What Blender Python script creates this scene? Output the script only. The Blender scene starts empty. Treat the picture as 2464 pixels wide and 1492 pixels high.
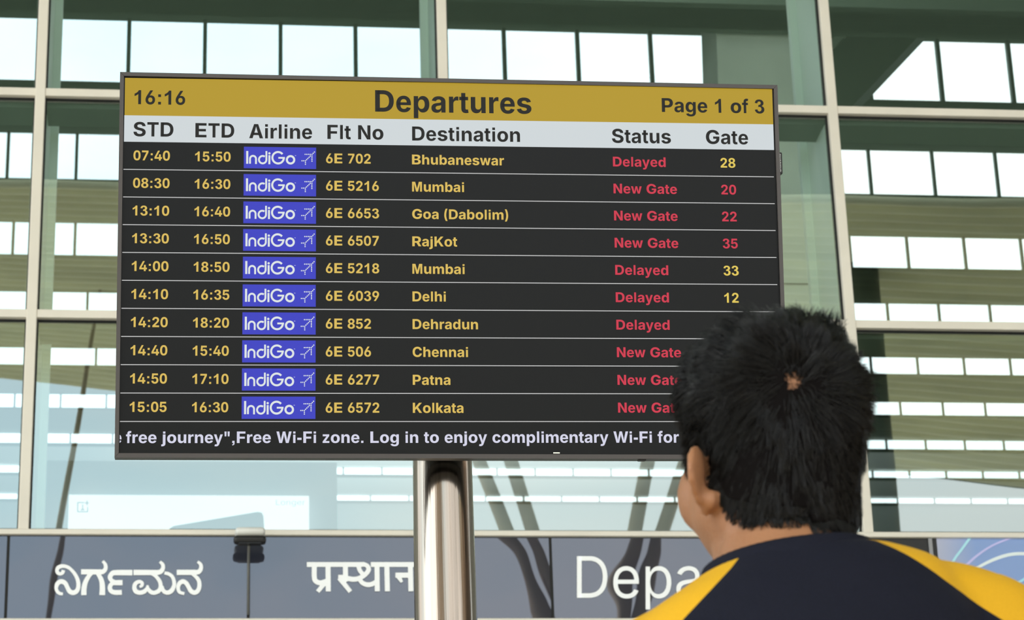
import bpy, bmesh, math, random
import numpy as np
from mathutils import Vector, Matrix

# ------------------------------------------------------------------ camera, sky, sun, exposure
C = bpy.context.scene.collection
SC = bpy.context.scene
FPX, CX, CY = 6395.0, 1232.0, 746.0
def unit(v):
    v = np.array(v, float); return v / np.linalg.norm(v)
UPC = unit([699 - CX, 15170 + CY, -FPX])
UX = unit([56100 - CX, CY - 1478, -FPX]); UX = unit(UX - UPC * (UX @ UPC))
ROT = np.array([UX, np.cross(UPC, UX), UPC])          # world = ROT @ camera axes
EYE = np.array([0.0, 0.0, 0.8])
cd = bpy.data.cameras.new('camera'); cam = bpy.data.objects.new('camera', cd); C.objects.link(cam)
cd.sensor_width = 36; cd.lens = FPX / 2464 * 36; cd.clip_start = .05; cd.clip_end = 600
cd.dof.use_dof = True; cd.dof.focus_distance = 4.72; cd.dof.aperture_fstop = 19
mw = Matrix(ROT.tolist()).to_4x4(); mw.translation = Vector(EYE); cam.matrix_world = mw
SC.camera = cam
SC.view_settings.view_transform = 'Standard'; SC.view_settings.look = 'None'
SC.view_settings.gamma = 1; SC.view_settings.use_curve_mapping = False
SC.view_settings.exposure = 0.0
SC.cycles.max_bounces = 10; SC.cycles.transparent_max_bounces = 24; SC.cycles.caustics_reflective = False

def at(x, y, Y):
    """the point of the plane Y seen at photograph pixel x, y"""
    d = ROT @ np.array([(x - CX) / FPX, -(y - CY) / FPX, -1.0]); p = EYE + d * (Y / d[1]); return Vector(p)
def mirrored(x, y, Y):
    """the real place, behind the camera, of something the facade glass reflects at x, y"""
    p = at(x, y, 2 * FACADE - Y); p.y = Y; return p
FACADE = 13.8

w = bpy.data.worlds.new('sky'); SC.world = w; w.use_nodes = True
nt = w.node_tree; bg = nt.nodes['Background']
tc = nt.nodes.new('ShaderNodeTexCoord'); mp = nt.nodes.new('ShaderNodeMapping'); mp.inputs['Scale'].default_value = (1, 1, 2.6)
nz = nt.nodes.new('ShaderNodeTexNoise'); nz.inputs['Scale'].default_value = 2.6; nz.inputs['Detail'].default_value = 5
rp = nt.nodes.new('ShaderNodeValToRGB')
rp.color_ramp.elements[0].position = .38; rp.color_ramp.elements[0].color = (.70, .86, .95, 1)
rp.color_ramp.elements[1].position = .60; rp.color_ramp.elements[1].color = (1, 1, .99, 1)
nt.links.new(tc.outputs['Generated'], mp.inputs['Vector']); nt.links.new(mp.outputs['Vector'], nz.inputs['Vector'])
nt.links.new(nz.outputs['Fac'], rp.inputs['Fac']); nt.links.new(rp.outputs['Color'], bg.inputs['Color'])
SUN_AT = Vector((-math.cos(math.radians(36)), -.40, math.sin(math.radians(36)))).normalized()
vd = nt.nodes.new('ShaderNodeVectorMath'); vd.operation = 'DOT_PRODUCT'; vd.inputs[1].default_value = SUN_AT     # the hazy sky brightens towards the sun
nt.links.new(tc.outputs['Generated'], vd.inputs[0])
def calc(op, a, b):
    q = nt.nodes.new('ShaderNodeMath'); q.operation = op
    for i, v in enumerate((a, b)):
        if isinstance(v, (int, float)): q.inputs[i].default_value = v
        else: nt.links.new(v, q.inputs[i])
    return q.outputs[0]
glow = calc('POWER', calc('MAXIMUM', vd.outputs['Value'], 0.0), 5.0)
nt.links.new(calc('ADD', calc('MULTIPLY', glow, 3.2), 2.15), bg.inputs['Strength'])
sd = bpy.data.lights.new('sun', 'SUN'); sun = bpy.data.objects.new('sun', sd); C.objects.link(sun)
sd.energy = 6.0; sd.angle = math.radians(2); sd.color = (1, .90, .76)
sun.rotation_euler = (-SUN_AT).to_track_quat('-Z', 'Y').to_euler()
sun.location = (-20, -8, 20)

# ------------------------------------------------------------------ helpers
def mat(name, col, rough=.6, metal=0.0, emit=None, spec=.5, strength=1.0):
    m = bpy.data.materials.new(name); m.use_nodes = True
    b = m.node_tree.nodes['Principled BSDF']
    b.inputs['Base Color'].default_value = (*col, 1); b.inputs['Roughness'].default_value = rough
    b.inputs['Metallic'].default_value = metal; b.inputs['Specular IOR Level'].default_value = spec
    if emit:
        b.inputs['Emission Color'].default_value = (*emit, 1); b.inputs['Emission Strength'].default_value = strength
    return m
def vary(m, scale, amount, detail=3, stretch=(1, 1, 1), bump=0.0, bump_scale=None):
    """let the base colour (and relief) of a material wander a little, as the real surface does"""
    t = m.node_tree; b = t.nodes['Principled BSDF']
    tc = t.nodes.new('ShaderNodeTexCoord'); mp = t.nodes.new('ShaderNodeMapping'); mp.inputs['Scale'].default_value = stretch
    n = t.nodes.new('ShaderNodeTexNoise'); n.inputs['Scale'].default_value = scale; n.inputs['Detail'].default_value = detail
    t.links.new(tc.outputs['Object'], mp.inputs['Vector']); t.links.new(mp.outputs['Vector'], n.inputs['Vector'])
    if amount:
        c = b.inputs['Base Color'].default_value
        r = t.nodes.new('ShaderNodeValToRGB')
        r.color_ramp.elements[0].position = .3; r.color_ramp.elements[1].position = .7
        r.color_ramp.elements[0].color = (*[v * (1 - amount) for v in c[:3]], 1)
        r.color_ramp.elements[1].color = (*[min(1, v * (1 + amount)) for v in c[:3]], 1)
        t.links.new(n.outputs['Fac'], r.inputs['Fac']); t.links.new(r.outputs['Color'], b.inputs['Base Color'])
    if bump:
        bp = t.nodes.new('ShaderNodeBump'); bp.inputs['Distance'].default_value = bump
        if bump_scale:
            n2 = t.nodes.new('ShaderNodeTexNoise'); n2.inputs['Scale'].default_value = bump_scale; n2.inputs['Detail'].default_value = 2
            t.links.new(mp.outputs['Vector'], n2.inputs['Vector']); n = n2
        t.links.new(n.outputs['Fac'], bp.inputs['Height']); t.links.new(bp.outputs['Normal'], b.inputs['Normal'])
    return m
def pane_mat(name, through, mirror, fac, wave, wave_scale, under=None):
    """float glass: a tinted see-through part (or a dark backing) and a slightly wavy mirror part"""
    m = bpy.data.materials.new(name); m.use_nodes = True; t = m.node_tree; t.nodes.clear()
    out = t.nodes.new('ShaderNodeOutputMaterial'); mx = t.nodes.new('ShaderNodeMixShader'); mx.inputs['Fac'].default_value = fac
    if under is None:
        a = t.nodes.new('ShaderNodeBsdfTransparent'); a.inputs['Color'].default_value = (*through, 1)
    else:
        a = t.nodes.new('ShaderNodeBsdfDiffuse'); a.inputs['Color'].default_value = (*under, 1)
    g = t.nodes.new('ShaderNodeBsdfGlossy'); g.inputs['Color'].default_value = (*mirror, 1); g.inputs['Roughness'].default_value = 0.0
    tc = t.nodes.new('ShaderNodeTexCoord'); n = t.nodes.new('ShaderNodeTexNoise'); n.inputs['Scale'].default_value = wave_scale; n.inputs['Detail'].default_value = 1
    bp = t.nodes.new('ShaderNodeBump'); bp.inputs['Distance'].default_value = wave; bp.inputs['Strength'].default_value = 1
    t.links.new(tc.outputs['Object'], n.inputs['Vector']); t.links.new(n.outputs['Fac'], bp.inputs['Height'])
    t.links.new(bp.outputs['Normal'], g.inputs['Normal'])
    t.links.new(a.outputs[0], mx.inputs[1]); t.links.new(g.outputs[0], mx.inputs[2]); t.links.new(mx.outputs[0], out.inputs[0])
    return m
def tag(o, label=None, cat=None, group=None, kind=None):
    if label: o['label'] = label
    if cat: o['category'] = cat
    if group: o['group'] = group
    if kind: o['kind'] = kind
    return o
def empty(name, loc=(0, 0, 0)):
    o = bpy.data.objects.new(name, None); C.objects.link(o); o.location = loc; o.empty_display_size = .1; return o
def put(name, me, m=None, parent=None, smooth=False):
    if isinstance(me, bmesh.types.BMesh):
        bm = me; me = bpy.data.meshes.new(name); bmesh.ops.recalc_face_normals(bm, faces=bm.faces[:]); bm.to_mesh(me); bm.free()
    me.name = name
    o = bpy.data.objects.new(name, me); C.objects.link(o)
    if m:
        for q in (m if isinstance(m, (list, tuple)) else [m]): me.materials.append(q)
    if parent: o.parent = parent
    if smooth:
        for p in me.polygons: p.use_smooth = True
    return o
def box(bm, x0, x1, y0, y1, z0, z1, bevel=0.0):
    r = bmesh.ops.create_cube(bm, size=1.0, matrix=Matrix.Translation(((x0 + x1) / 2, (y0 + y1) / 2, (z0 + z1) / 2)) @ Matrix.Diagonal((x1 - x0, y1 - y0, z1 - z0, 1)))
    if bevel:
        es = {e for v in r['verts'] for e in v.link_edges}
        bmesh.ops.bevel(bm, geom=list(es), offset=bevel, segments=2, affect='EDGES', profile=.5)
    return bm
def bx(*a, **k): return box(bmesh.new(), *a, **k)
def ring_tube(bm, pts, radii, n=14, flat=None, up=None, caps=True):
    """a tapering tube along pts; radii are numbers or (across, along-up) pairs"""
    pts = [Vector(p) for p in pts]; rings = []
    ref = Vector(up) if up else Vector((0, 0, 1))
    for i, p in enumerate(pts):
        t = (pts[min(i + 1, len(pts) - 1)] - pts[max(i - 1, 0)]).normalized()
        r0 = ref if abs(t.dot(ref)) < .95 else Vector((0, 1, 0))
        a = t.cross(r0).normalized(); b = a.cross(t).normalized()
        r = radii[i]; ra, rb = r if isinstance(r, (tuple, list)) else (r, r)
        rings.append([bm.verts.new(p + a * (ra * math.cos(2 * math.pi * k / n)) + b * (rb * math.sin(2 * math.pi * k / n))) for k in range(n)])
    for q, r in zip(rings, rings[1:]):
        for k in range(n): bm.faces.new((q[k], q[(k + 1) % n], r[(k + 1) % n], r[k]))
    if caps: bm.faces.new(rings[0][::-1]); bm.faces.new(rings[-1])
    return bm
def catmull(P, n=8):
    P = [np.array(p, float) for p in P]; out = []
    for i in range(len(P) - 1):
        p0, p1, p2, p3 = P[max(i - 1, 0)], P[i], P[i + 1], P[min(i + 2, len(P) - 1)]
        for k in range(n):
            t = k / n
            out.append(.5 * ((2 * p1) + (p2 - p0) * t + (2 * p0 - 5 * p1 + 4 * p2 - p3) * t * t + (3 * p1 - p0 - 3 * p2 + p3) * t ** 3))
    out.append(P[-1]); return out
def quad(bm, a, b, c, d): return bm.faces.new([bm.verts.new(Vector(p)) for p in (a, b, c, d)])

# ------------------------------------------------------------------ lettering: outlines as on / off (*) curve points, 716 units to the capital height
BOLD = {
 ' ': (278, ''),
 '"': (474, '96,414|83,716|207,716|194,414/280,414|267,716|391,716|378,414'),
 '(': (333, '64,292|64,371*|92,544*|140,702*|172,760|294,760|264,685*|221,524*|199,364*|199,292|199,229*|218,102*|260,-43*|294,-134|172,-134|119,-33*|64,183*'),
 ')': (333, '39,-134|74,-42*|115,103*|134,230*|134,292|134,364*|112,524*|69,685*|39,760|161,760|193,702*|241,544*|269,371*|269,292|269,183*|214,-34*|161,-134'),
 ',': (278, '70,0|70,137|207,137|207,38|207,-60*|180,-120*|86,-152|60,-96|120,-70*|132,-40*|134,0'),
 '-': (333, '40,190|40,327|293,327|293,190'),
 '.': (278, '71,0|71,137|208,137|208,0'),
 '0': (556, '278,-10|198,-10*|90,77*|36,242*|36,358|36,474*|90,638*|198,726*|278,726|358,726*|466,638*|520,474*|520,358|520,242*|466,77*|359,-10*/278,118|315,118*|363,170*|386,277*|386,358|386,439*|363,546*|315,599*|278,599|242,599*|193,546*|170,439*|170,358|170,277*|193,170*|242,118*'),
 '1': (556, '393,0|256,0|256,517|181,447*|79,413|79,538|133,555*|195,604|257,652*|280,718|393,718'),
 '2': (556, '57,0|57,111|281,346|308,377*|347,426*|367,474*|367,502|367,533*|342,578*|300,603*|273,603|244,603*|202,577*|179,528*|179,494|50,494|50,565*|106,669*|207,726*|273,726|341,726*|442,671*|498,575*|498,513|498,472*|470,394*|399,297*|334,230|245,131|245,126|506,126|506,0'),
 '3': (556, '38,189|171,206|177,155*|205,128|233,101*|272,101|315,101*|344,134|373,167*|373,222|373,275*|345,306|317,337*|276,337|249,337*|212,326|227,438|285,436*|315,463|345,489*|345,533|345,570*|323,592|301,614*|265,614|229,614*|203,589|178,564*|172,515|44,536|57,604*|85,643|113,682*|163,701|212,719*|272,719|375,719*|437,653|489,599*|489,531|489,434*|383,377|446,363*|484,316|522,269*|522,203|522,107*|452,47|382,-13*|277,-13|178,-13*|113,44|48,101*'),
 '4': (556, '24,125|24,246|257,716|387,716|160,254|160,248|532,248|532,125/325,0|325,161|329,216|329,447|452,447|452,0'),
 '5': (556, '273,-10|207,-10*|105,45*|45,142*|44,204|176,204|177,177*|203,135*|247,112*|273,112|303,112*|350,143*|377,199*|377,235|377,273*|349,329*|302,361*|271,361|243,361*|192,335*|178,312|58,337|87,716|473,716|473,589|199,589|183,412|186,412|203,439*|270,474*|312,474|354,474*|425,440*|478,377*|508,291*|508,239|508,167*|449,54*|343,-10*'),
 '6': (556, '280,-10|217,-10*|112,47*|49,156*|49,233|49,290*|89,402*|128,470|274,716|410,716|215,389|176,389|185,406*|224,438*|279,458*|312,458|370,458*|457,405*|507,305*|507,236|507,162*|448,52*|346,-10*/279,111|309,111*|354,143*|380,197*|380,232|380,267*|354,322*|309,353*|279,353|250,353*|204,322*|178,268*|178,233|178,197*|204,143*|250,111*'),
 '7': (556, '100,0|358,585|358,589|57,589|57,716|499,716|499,587|240,0'),
 '8': (556, '278,-10|207,-10*|96,43*|34,135*|34,193|34,237*|70,312*|132,362*|170,370|170,374|120,386*|56,474*|56,533|56,589*|114,676*|214,726*|278,726|341,726*|442,676*|499,588*|499,533|499,474*|435,386*|386,374|386,370|424,362*|486,312*|522,237*|522,193|522,135*|459,43*|349,-10*/278,103|309,103*|355,129*|381,175*|381,205|381,236*|354,282*|307,309*|278,309|248,309*|201,283*|175,236*|175,205|175,175*|200,129*|247,103*/278,422|304,422*|344,446*|367,489*|367,516|367,544*|344,585*|304,609*|278,609|251,609*|211,585*|189,544*|189,516|189,489*|211,446*|252,422*'),
 '9': (556, '276,726|339,726*|443,669*|507,560*|507,483|507,426*|467,314*|427,246|282,0|146,0|341,327|380,327|371,310*|332,278*|277,258*|244,258|186,258*|99,311*|49,411*|49,480|49,554*|108,664*|211,726*/277,605|248,605*|202,573*|176,519*|176,484|176,449*|202,394*|248,363*|277,363|306,363*|351,394*|378,448*|378,483|378,519*|351,573*|306,605*'),
 ':': (333, '98,0|98,137|235,137|235,0/98,382|98,519|235,519|235,382'),
 'A': (722, '23,0|259,716|457,716|699,0|532,0|425,334|404,405*|362,570*|339,664|372,664|351,570*|312,404*|291,334|189,0/174,161|174,281|548,281|548,161'),
 'B': (722, '68,0|68,716|388,716|475,716*|593,669*|652,587*|652,533|652,491*|614,428*|549,387*|508,379|508,371|553,370*|633,327*|683,251*|683,198|683,141*|620,52*|499,0*|410,0/239,126|373,126|442,126*|506,174*|506,214|506,243*|474,288*|417,314*|377,314|239,314/239,417|361,417|394,417*|448,439*|478,478*|478,506|478,544*|418,591*|364,591|239,591'),
 'C': (722, '374,-10|279,-10*|129,77*|43,241*|43,358|43,475*|130,639*|280,726*|374,726|435,726*|541,691*|622,625*|674,530*|682,468|527,468|522,497*|497,541*|458,573*|407,589*|378,589|323,589*|243,534*|199,431*|199,358|199,282*|243,179*|324,127*|377,127|407,127*|457,144*|497,175*|523,219*|528,248|683,248|677,198*|631,107*|552,33*|443,-10*'),
 'D': (722, '322,0|132,0|132,133|315,133|383,133*|475,179*|521,279*|521,358|521,437*|474,537*|383,583*|315,583|129,583|129,716|324,716|434,716*|592,630*|678,470*|678,358|678,247*|593,86*|433,0*/220,716|220,0|63,0|63,716'),
 'E': (667, '69,0|69,716|610,716|610,588|241,588|241,424|581,424|581,299|241,299|241,128|610,128|610,0'),
 'F': (611, '65,0|65,716|570,716|570,588|229,588|229,395|536,395|536,270|229,270|229,0'),
 'G': (778, '402,-10|296,-10*|135,79*|45,244*|45,357|45,473*|139,638*|300,726*|399,726|464,726*|574,690*|660,626*|714,537*|722,484|557,484|550,509*|522,547*|483,575*|432,589*|402,589|345,589*|259,535*|211,432*|211,359|211,285*|258,182*|344,127*|404,127|457,127*|532,163*|572,228*|572,273|605,269|413,269|413,385|730,385|730,293|730,199*|646,63*|498,-10*'),
 'K': (722, '178,156|178,295|200,335*|242,404*|294,472*|328,514|499,716|689,716|384,363|371,368/62,0|62,716|219,716|219,527|216,341|219,265|219,0/513,0|305,317|404,432|698,0'),
 'L': (611, '68,0|68,716|238,716|238,128|573,128|573,0'),
 'M': (833, '71,0|71,716|287,716|417,228|545,716|762,716|762,0|628,0|628,564|486,0|347,0|205,564|205,0'),
 'N': (722, '59,0|59,716|224,716|433,367|450,338*|485,271*|520,190*|538,139|523,139|520,179*|514,271*|511,356*|511,386|511,716|663,716|663,0|497,0|308,317|285,356*|248,427*|208,511*|181,570|199,570|202,518*|208,422*|212,343*|212,318|212,0'),
 'P': (667, '64,0|64,716|361,716|446,716*|566,654*|630,544*|630,472|630,400*|565,291*|443,230*|357,230|169,230|169,354|330,354|375,354*|434,384*|463,437*|463,472|463,508*|434,560*|374,589*|329,589|226,589|226,0'),
 'R': (722, '69,0|69,716|385,716|476,716*|604,658*|672,553*|672,481|672,409*|603,307*|473,252*|381,252|171,252|171,376|352,376|400,376*|463,400*|494,446*|494,481|494,517*|463,564*|400,589*|351,589|241,589|241,0/510,0|316,326|502,326|701,0'),
 'S': (667, '340,-10|250,-10*|116,43*|42,149*|40,227|194,227|197,192*|234,144*|297,120*|338,120|377,120*|434,141*|466,180*|466,206|466,229*|437,261*|382,284*|341,293|261,312|167,334*|59,429*|59,508|59,573*|132,671*|259,726*|341,726|424,726*|548,671*|616,573*|617,509|463,509|459,550*|395,596*|340,596|303,596*|250,576*|224,541*|224,518|224,493*|255,460*|307,439*|339,431|404,416|453,406*|535,370*|595,319*|627,250*|627,205|627,139*|559,42*|430,-10*'),
 'T': (611, '32,588|32,716|579,716|579,588|377,588|377,0|234,0|234,588'),
 'U': (722, '361,-10|271,-10*|136,56*|62,174*|62,252|62,716|217,716|217,265|217,225*|253,162*|318,126*|361,126|404,126*|469,162*|505,225*|505,265|505,716|660,716|660,252|660,174*|585,56*|451,-10*'),
 'W': (944, '197,0|21,716|177,716|249,376|259,331*|274,226*|289,121*|297,73|271,73|279,121*|295,226*|312,331*|322,376|399,716|545,716|622,376|632,331*|649,226*|665,121*|673,73|647,73|654,121*|669,226*|685,331*|694,376|767,716|923,716|746,0|585,0|501,354|486,417*|466,565*|454,641|490,641|476,567*|458,420*|443,354|359,0'),
 'a': (556, '203,-10|153,-10*|75,26*|30,97*|30,150|30,195*|62,255*|117,293*|187,312*|226,316|271,320*|325,329*|351,347*|351,364|351,366|351,388*|333,417*|298,433*|273,433|248,433*|210,417*|185,390*|180,373|45,394|58,441*|119,508*|213,544*|274,544|318,544*|399,522*|462,478*|499,410*|499,363|499,0|359,0|359,75|355,75|341,49*|299,11*|241,-10*/246,94|277,94*|325,120*|352,164*|352,192|352,248|346,243*|322,236*|293,230*|265,226*|254,224|228,220*|191,203*|171,176*|171,155|171,135*|191,108*|224,94*'),
 'b': (611, '361,-9|319,-9*|260,20*|222,64*|212,86|205,86|205,0|58,0|58,716|208,716|208,446|212,446|222,469*|258,514*|318,544*|362,544|419,544*|516,483*|574,361*|574,268|574,178*|518,55*|421,-9*/313,112|348,112*|396,152*|421,222*|421,268|421,314*|396,384*|348,423*|313,423|278,423*|230,385*|204,316*|204,268|204,221*|230,151*|279,112*'),
 'c': (556, '289,-10|211,-10*|97,59*|36,184*|36,266|36,350*|97,474*|211,544*|289,544|336,544*|415,518*|475,471*|514,403*|521,361|386,336|382,357*|365,390*|341,413*|310,425*|291,425|256,425*|209,386*|184,315*|184,267|184,220*|209,148*|256,108*|291,108|310,108*|342,121*|366,145*|383,180*|387,201|521,176|515,133*|476,64*|416,15*|337,-10*'),
 'd': (611, '250,-9|191,-9*|93,55*|37,178*|37,268|37,361*|95,483*|192,544*|249,544|293,544*|353,514*|390,469*|399,446|403,446|403,716|553,716|553,0|406,0|406,86|399,86|389,64*|351,20*|293,-9*/298,112|333,112*|381,151*|407,221*|407,268|407,316*|381,385*|333,423*|298,423|263,423*|215,384*|190,314*|190,268|190,222*|215,152*|263,112*'),
 'e': (556, '288,-10|210,-10*|96,57*|35,181*|35,266|35,349*|96,474*|207,544*|282,544|333,544*|420,510*|486,441*|522,339*|522,271|522,230|91,230|91,323|453,323|385,299|385,339*|362,399*|317,431*|283,431|249,431*|202,398*|178,341*|178,304|178,238|178,194*|206,133*|257,103*|291,103|314,103*|351,117*|378,143*|385,163|515,139|502,94*|441,27*|348,-10*'),
 'f': (333, '307,537|307,422|8,422|8,537/87,0|87,574|87,633*|125,711*|193,750*|236,750|265,750*|314,739*|326,735|303,621|296,624*|274,628*|263,628|236,628*|214,598*|214,572|214,0'),
 'g': (611, '295,-212|228,-212*|129,-178*|67,-117*|56,-77|184,-45|190,-59*|217,-87*|262,-103*|294,-103|347,-103*|406,-54*|406,-3|406,95|394,95|385,72*|348,32*|291,7*|249,7|191,7*|94,64*|37,180*|37,269|37,361*|96,483*|192,544*|250,544|293,544*|353,514*|391,469*|401,446|406,446|406,537|553,537|553,7|553,-66*|487,-164*|370,-212*/298,122|332,122*|381,157*|406,224*|406,270|406,316*|381,385*|333,423*|298,423|263,423*|215,384*|190,315*|190,270|190,225*|215,158*|263,122*'),
 'h': (611, '210,310|210,0|59,0|59,716|207,716|207,403|195,403|216,469*|300,544*|369,544|424,544*|507,495*|552,404*|552,342|552,0|401,0|401,314|401,362*|352,417*|308,417|279,417*|235,392*|210,344*'),
 'i': (278, '71,0|71,519|208,519|208,0/71,589|71,716|208,716|208,589'),
 'j': (278, '61,537|217,537|217,-26|217,-89*|166,-166*|71,-201*|6,-201|-26,-201|-26,-83|-6,-83|31,-83*|61,-53*|61,-24/71,589|71,716|208,716|208,589'),
 'k': (556, '191,152|191,335|213,335|375,537|544,537|322,266|286,266/57,0|57,716|205,716|205,0/381,0|231,232|329,340|553,0'),
 'l': (278, '71,0|71,716|208,716|208,0'),
 'm': (889, '58,0|58,537|197,537|205,402|194,402|206,452*|255,515*|319,545*|355,545|412,545*|482,471*|499,392|482,392|494,445*|548,513*|621,545*|662,545|711,545*|787,502*|831,420*|831,362|831,0|681,0|681,331|681,375*|634,419*|600,419|574,419*|537,396*|517,355*|517,328|517,0|372,0|372,334|372,373*|328,419*|293,419|269,419*|230,396*|208,354*|208,323|208,0'),
 'n': (611, '210,310|210,0|59,0|59,537|201,537|203,403|195,403|216,469*|301,544*|369,544|424,544*|507,495*|552,404*|552,342|552,0|401,0|401,314|401,362*|352,417*|309,417|280,417*|235,392*|210,344*'),
 'o': (611, '306,-10|223,-10*|103,59*|38,184*|38,266|38,350*|103,474*|223,544*|306,544|388,544*|508,474*|573,350*|573,266|573,184*|508,59*|388,-10*/306,108|342,108*|392,149*|417,221*|417,267|417,314*|392,385*|342,425*|306,425|269,425*|219,385*|195,314*|195,267|195,221*|219,149*|269,108*'),
 'p': (611, '58,-201|58,537|205,537|205,446|212,446|222,469*|258,514*|318,544*|362,544|419,544*|516,483*|574,361*|574,268|574,178*|518,55*|421,-9*|361,-9|319,-9*|260,20*|222,64*|212,86|208,86|208,-201/313,112|348,112*|396,152*|421,222*|421,268|421,314*|396,384*|348,423*|313,423|278,423*|230,385*|204,316*|204,268|204,221*|230,151*|279,112*'),
 'r': (389, '57,0|57,537|199,537|199,442|204,442|218,493*|284,544*|327,544|338,544*|363,542*|372,539|372,404|362,408*|326,412*|311,412|280,412*|231,384*|203,334*|203,301|203,0'),
 's': (556, '277,-10|211,-10*|109,27*|45,99*|35,149|177,173|187,136*|239,99*|282,99|321,99*|366,128*|366,151|366,171*|333,197*|298,204|205,223|127,238*|49,315*|49,376|49,428*|106,503*|209,544*|278,544|344,544*|439,508*|498,443*|507,399|372,376|364,403*|318,436*|281,436|247,436*|201,408*|201,385|201,366*|231,340*|267,332|366,313|445,297*|522,226*|522,168|522,114*|459,34*|349,-10*'),
 't': (333, '304,537|304,422|9,422|9,537/75,665|214,665|214,160|214,136*|234,113*|256,113|264,113*|292,117*|298,119|317,6|294,-2*|249,-8*|229,-8|154,-8*|75,72*|75,146'),
 'u': (611, '242,-7|187,-7*|104,42*|59,133*|59,195|59,537|210,537|210,223|210,175*|259,120*|303,120|332,120*|376,145*|401,194*|401,228|401,537|552,537|552,0|410,0|408,135|415,135|395,68*|310,-7*'),
 'w': (778, '157,0|11,537|159,537|200,344|211,290*|236,164*|247,88|231,88|243,162*|270,289*|282,344|325,537|453,537|495,344|507,289*|534,163*|546,88|531,88|541,163*|565,289*|576,344|617,537|767,537|619,0|476,0|422,202|414,232*|399,308*|384,386*|376,418|401,418|393,386*|378,308*|363,232*|355,202|301,0'),
 'y': (556, '52,-190|84,-76|102,-81|130,-89*|172,-82*|196,-53*|197,-28|200,-1|13,537|163,537|243,264|259,211*|277,104*|289,45|258,45|270,104*|294,212*|310,264|395,537|543,537|332,-61|317,-104*|269,-169*|196,-205*|144,-205|117,-205*|68,-196*'),
 'z': (500, '50,0|50,90|280,412|280,416|58,416|58,537|442,537|442,438|227,125|227,121|450,121|450,0'),
}
REGULAR = {
 'D': (710, '309,0|136,0|136,77|304,77|392,77*|509,145*|566,271*|566,360|566,447*|509,572*|397,639*|313,639|132,639|132,716|319,716|423,716*|571,630*|650,471*|650,360|650,247*|571,86*|418,0*/175,716|175,0|88,0|88,716'),
 'L': (556, '88,0|88,716|175,716|175,77|508,77|508,0'),
 'a': (550, '226,-12|175,-12*|93,26*|44,100*|44,152|44,197*|79,254*|139,288*|213,305*|253,310|300,316*|361,323*|391,340*|391,360|391,364|391,398*|365,446*|314,472*|276,472|237,472*|182,448*|147,411*|138,392|59,418|79,466*|148,521*|232,544*|274,544|301,544*|370,530*|432,492*|473,417*|473,356|473,0|392,0|392,75|387,75|377,56*|336,15*|271,-12*/240,60|288,60*|355,99*|391,162*|391,197|391,271|385,265*|350,255*|305,247*|263,242*|249,240|216,236*|159,216*|127,179*|127,148|127,120*|156,81*|207,60*'),
 'e': (573, '301,-12|224,-12*|112,58*|51,182*|51,264|51,347*|110,473*|219,544*|291,544|334,544*|417,515*|484,451*|524,349*|524,276|524,241|106,241|106,311|480,311|442,285|442,339*|407,423*|340,471*|291,471|242,471*|172,422*|134,343*|134,298|134,252|134,192*|176,106*|252,62*|302,62|335,62*|388,81*|425,119*|435,145|515,123|502,84*|444,23*|356,-12*'),
 'g': (601, '292,-212|234,-212*|148,-183*|90,-133*|73,-103|140,-60|152,-77*|187,-114*|246,-141*|292,-141|358,-141*|442,-77*|442,-9|442,101|434,101|425,84*|390,40*|327,8*|276,8|212,8*|110,70*|51,187*|51,271|51,354*|109,476*|212,544*|278,544|329,544*|392,510*|427,464*|436,448|444,448|444,537|524,537|524,-14|524,-83*|463,-171*|358,-212*/290,81|339,81*|408,127*|443,213*|443,273|443,331*|408,420*|340,470*|290,470|238,470*|169,417*|134,328*|134,273|134,216*|170,130*|239,81*'),
 'n': (581, '159,325|159,0|77,0|77,537|156,537|157,408|145,408|169,482*|261,544*|322,544|376,544*|458,499*|504,410*|504,342|504,0|422,0|422,336|422,398*|355,470*|298,470|258,470*|196,436*|159,371*'),
 'o': (589, '294,-12|222,-12*|112,58*|51,183*|51,265|51,349*|112,475*|222,544*|294,544|367,544*|477,475*|538,349*|538,265|538,183*|477,58*|367,-12*/294,62|348,62*|420,119*|455,211*|455,265|455,320*|420,413*|348,470*|294,470|240,470*|169,413*|134,320*|134,265|134,211*|169,119*|240,62*'),
 'p': (601, '77,-201|77,537|157,537|157,448|166,448|175,464*|209,509*|272,544*|323,544|390,544*|492,476*|550,352*|550,267|550,182*|493,57*|391,-12*|324,-12|273,-12*|210,24*|175,70*|166,87|159,87|159,-201/312,62|363,62*|431,117*|466,211*|466,268|466,325*|432,417*|363,470*|312,470|262,470*|193,419*|159,329*|159,268|159,208*|194,115*|263,62*'),
 'r': (367, '77,0|77,537|157,537|157,454|162,454|177,495*|255,545*|303,545|312,545*|337,544*|345,544|345,461|341,462*|312,465*|295,465|256,465*|195,433*|159,375*|159,338|159,0'),
 's': (517, '257,-12|203,-12*|118,21*|62,84*|53,130|131,148|143,103*|207,61*|257,61|314,61*|382,110*|382,145|382,174*|342,212*|301,221|212,243|140,260*|69,332*|69,388|69,434*|121,504*|210,544*|266,544|320,544*|397,511*|445,453*|457,415|383,396|371,426*|319,474*|267,474|217,474*|152,428*|152,393|152,363*|196,325*|244,314|325,295|398,277*|467,205*|467,150|467,103*|414,30*|320,-12*'),
 't': (316, '283,537|283,467|9,467|9,537/90,665|172,665|172,137|172,100*|203,66*|237,67|245,67*|270,71*|280,72|297,3|284,-2*|251,-6*|235,-6|167,-7*|90,65*|90,131'),
 'u': (581, '260,-7|205,-7*|123,38*|77,128*|77,195|77,537|159,537|159,202|159,139*|227,67*|284,67|323,67*|385,102*|422,167*|422,213|422,537|504,537|504,0|425,0|425,129|436,129|411,55*|319,-7*'),
}
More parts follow.
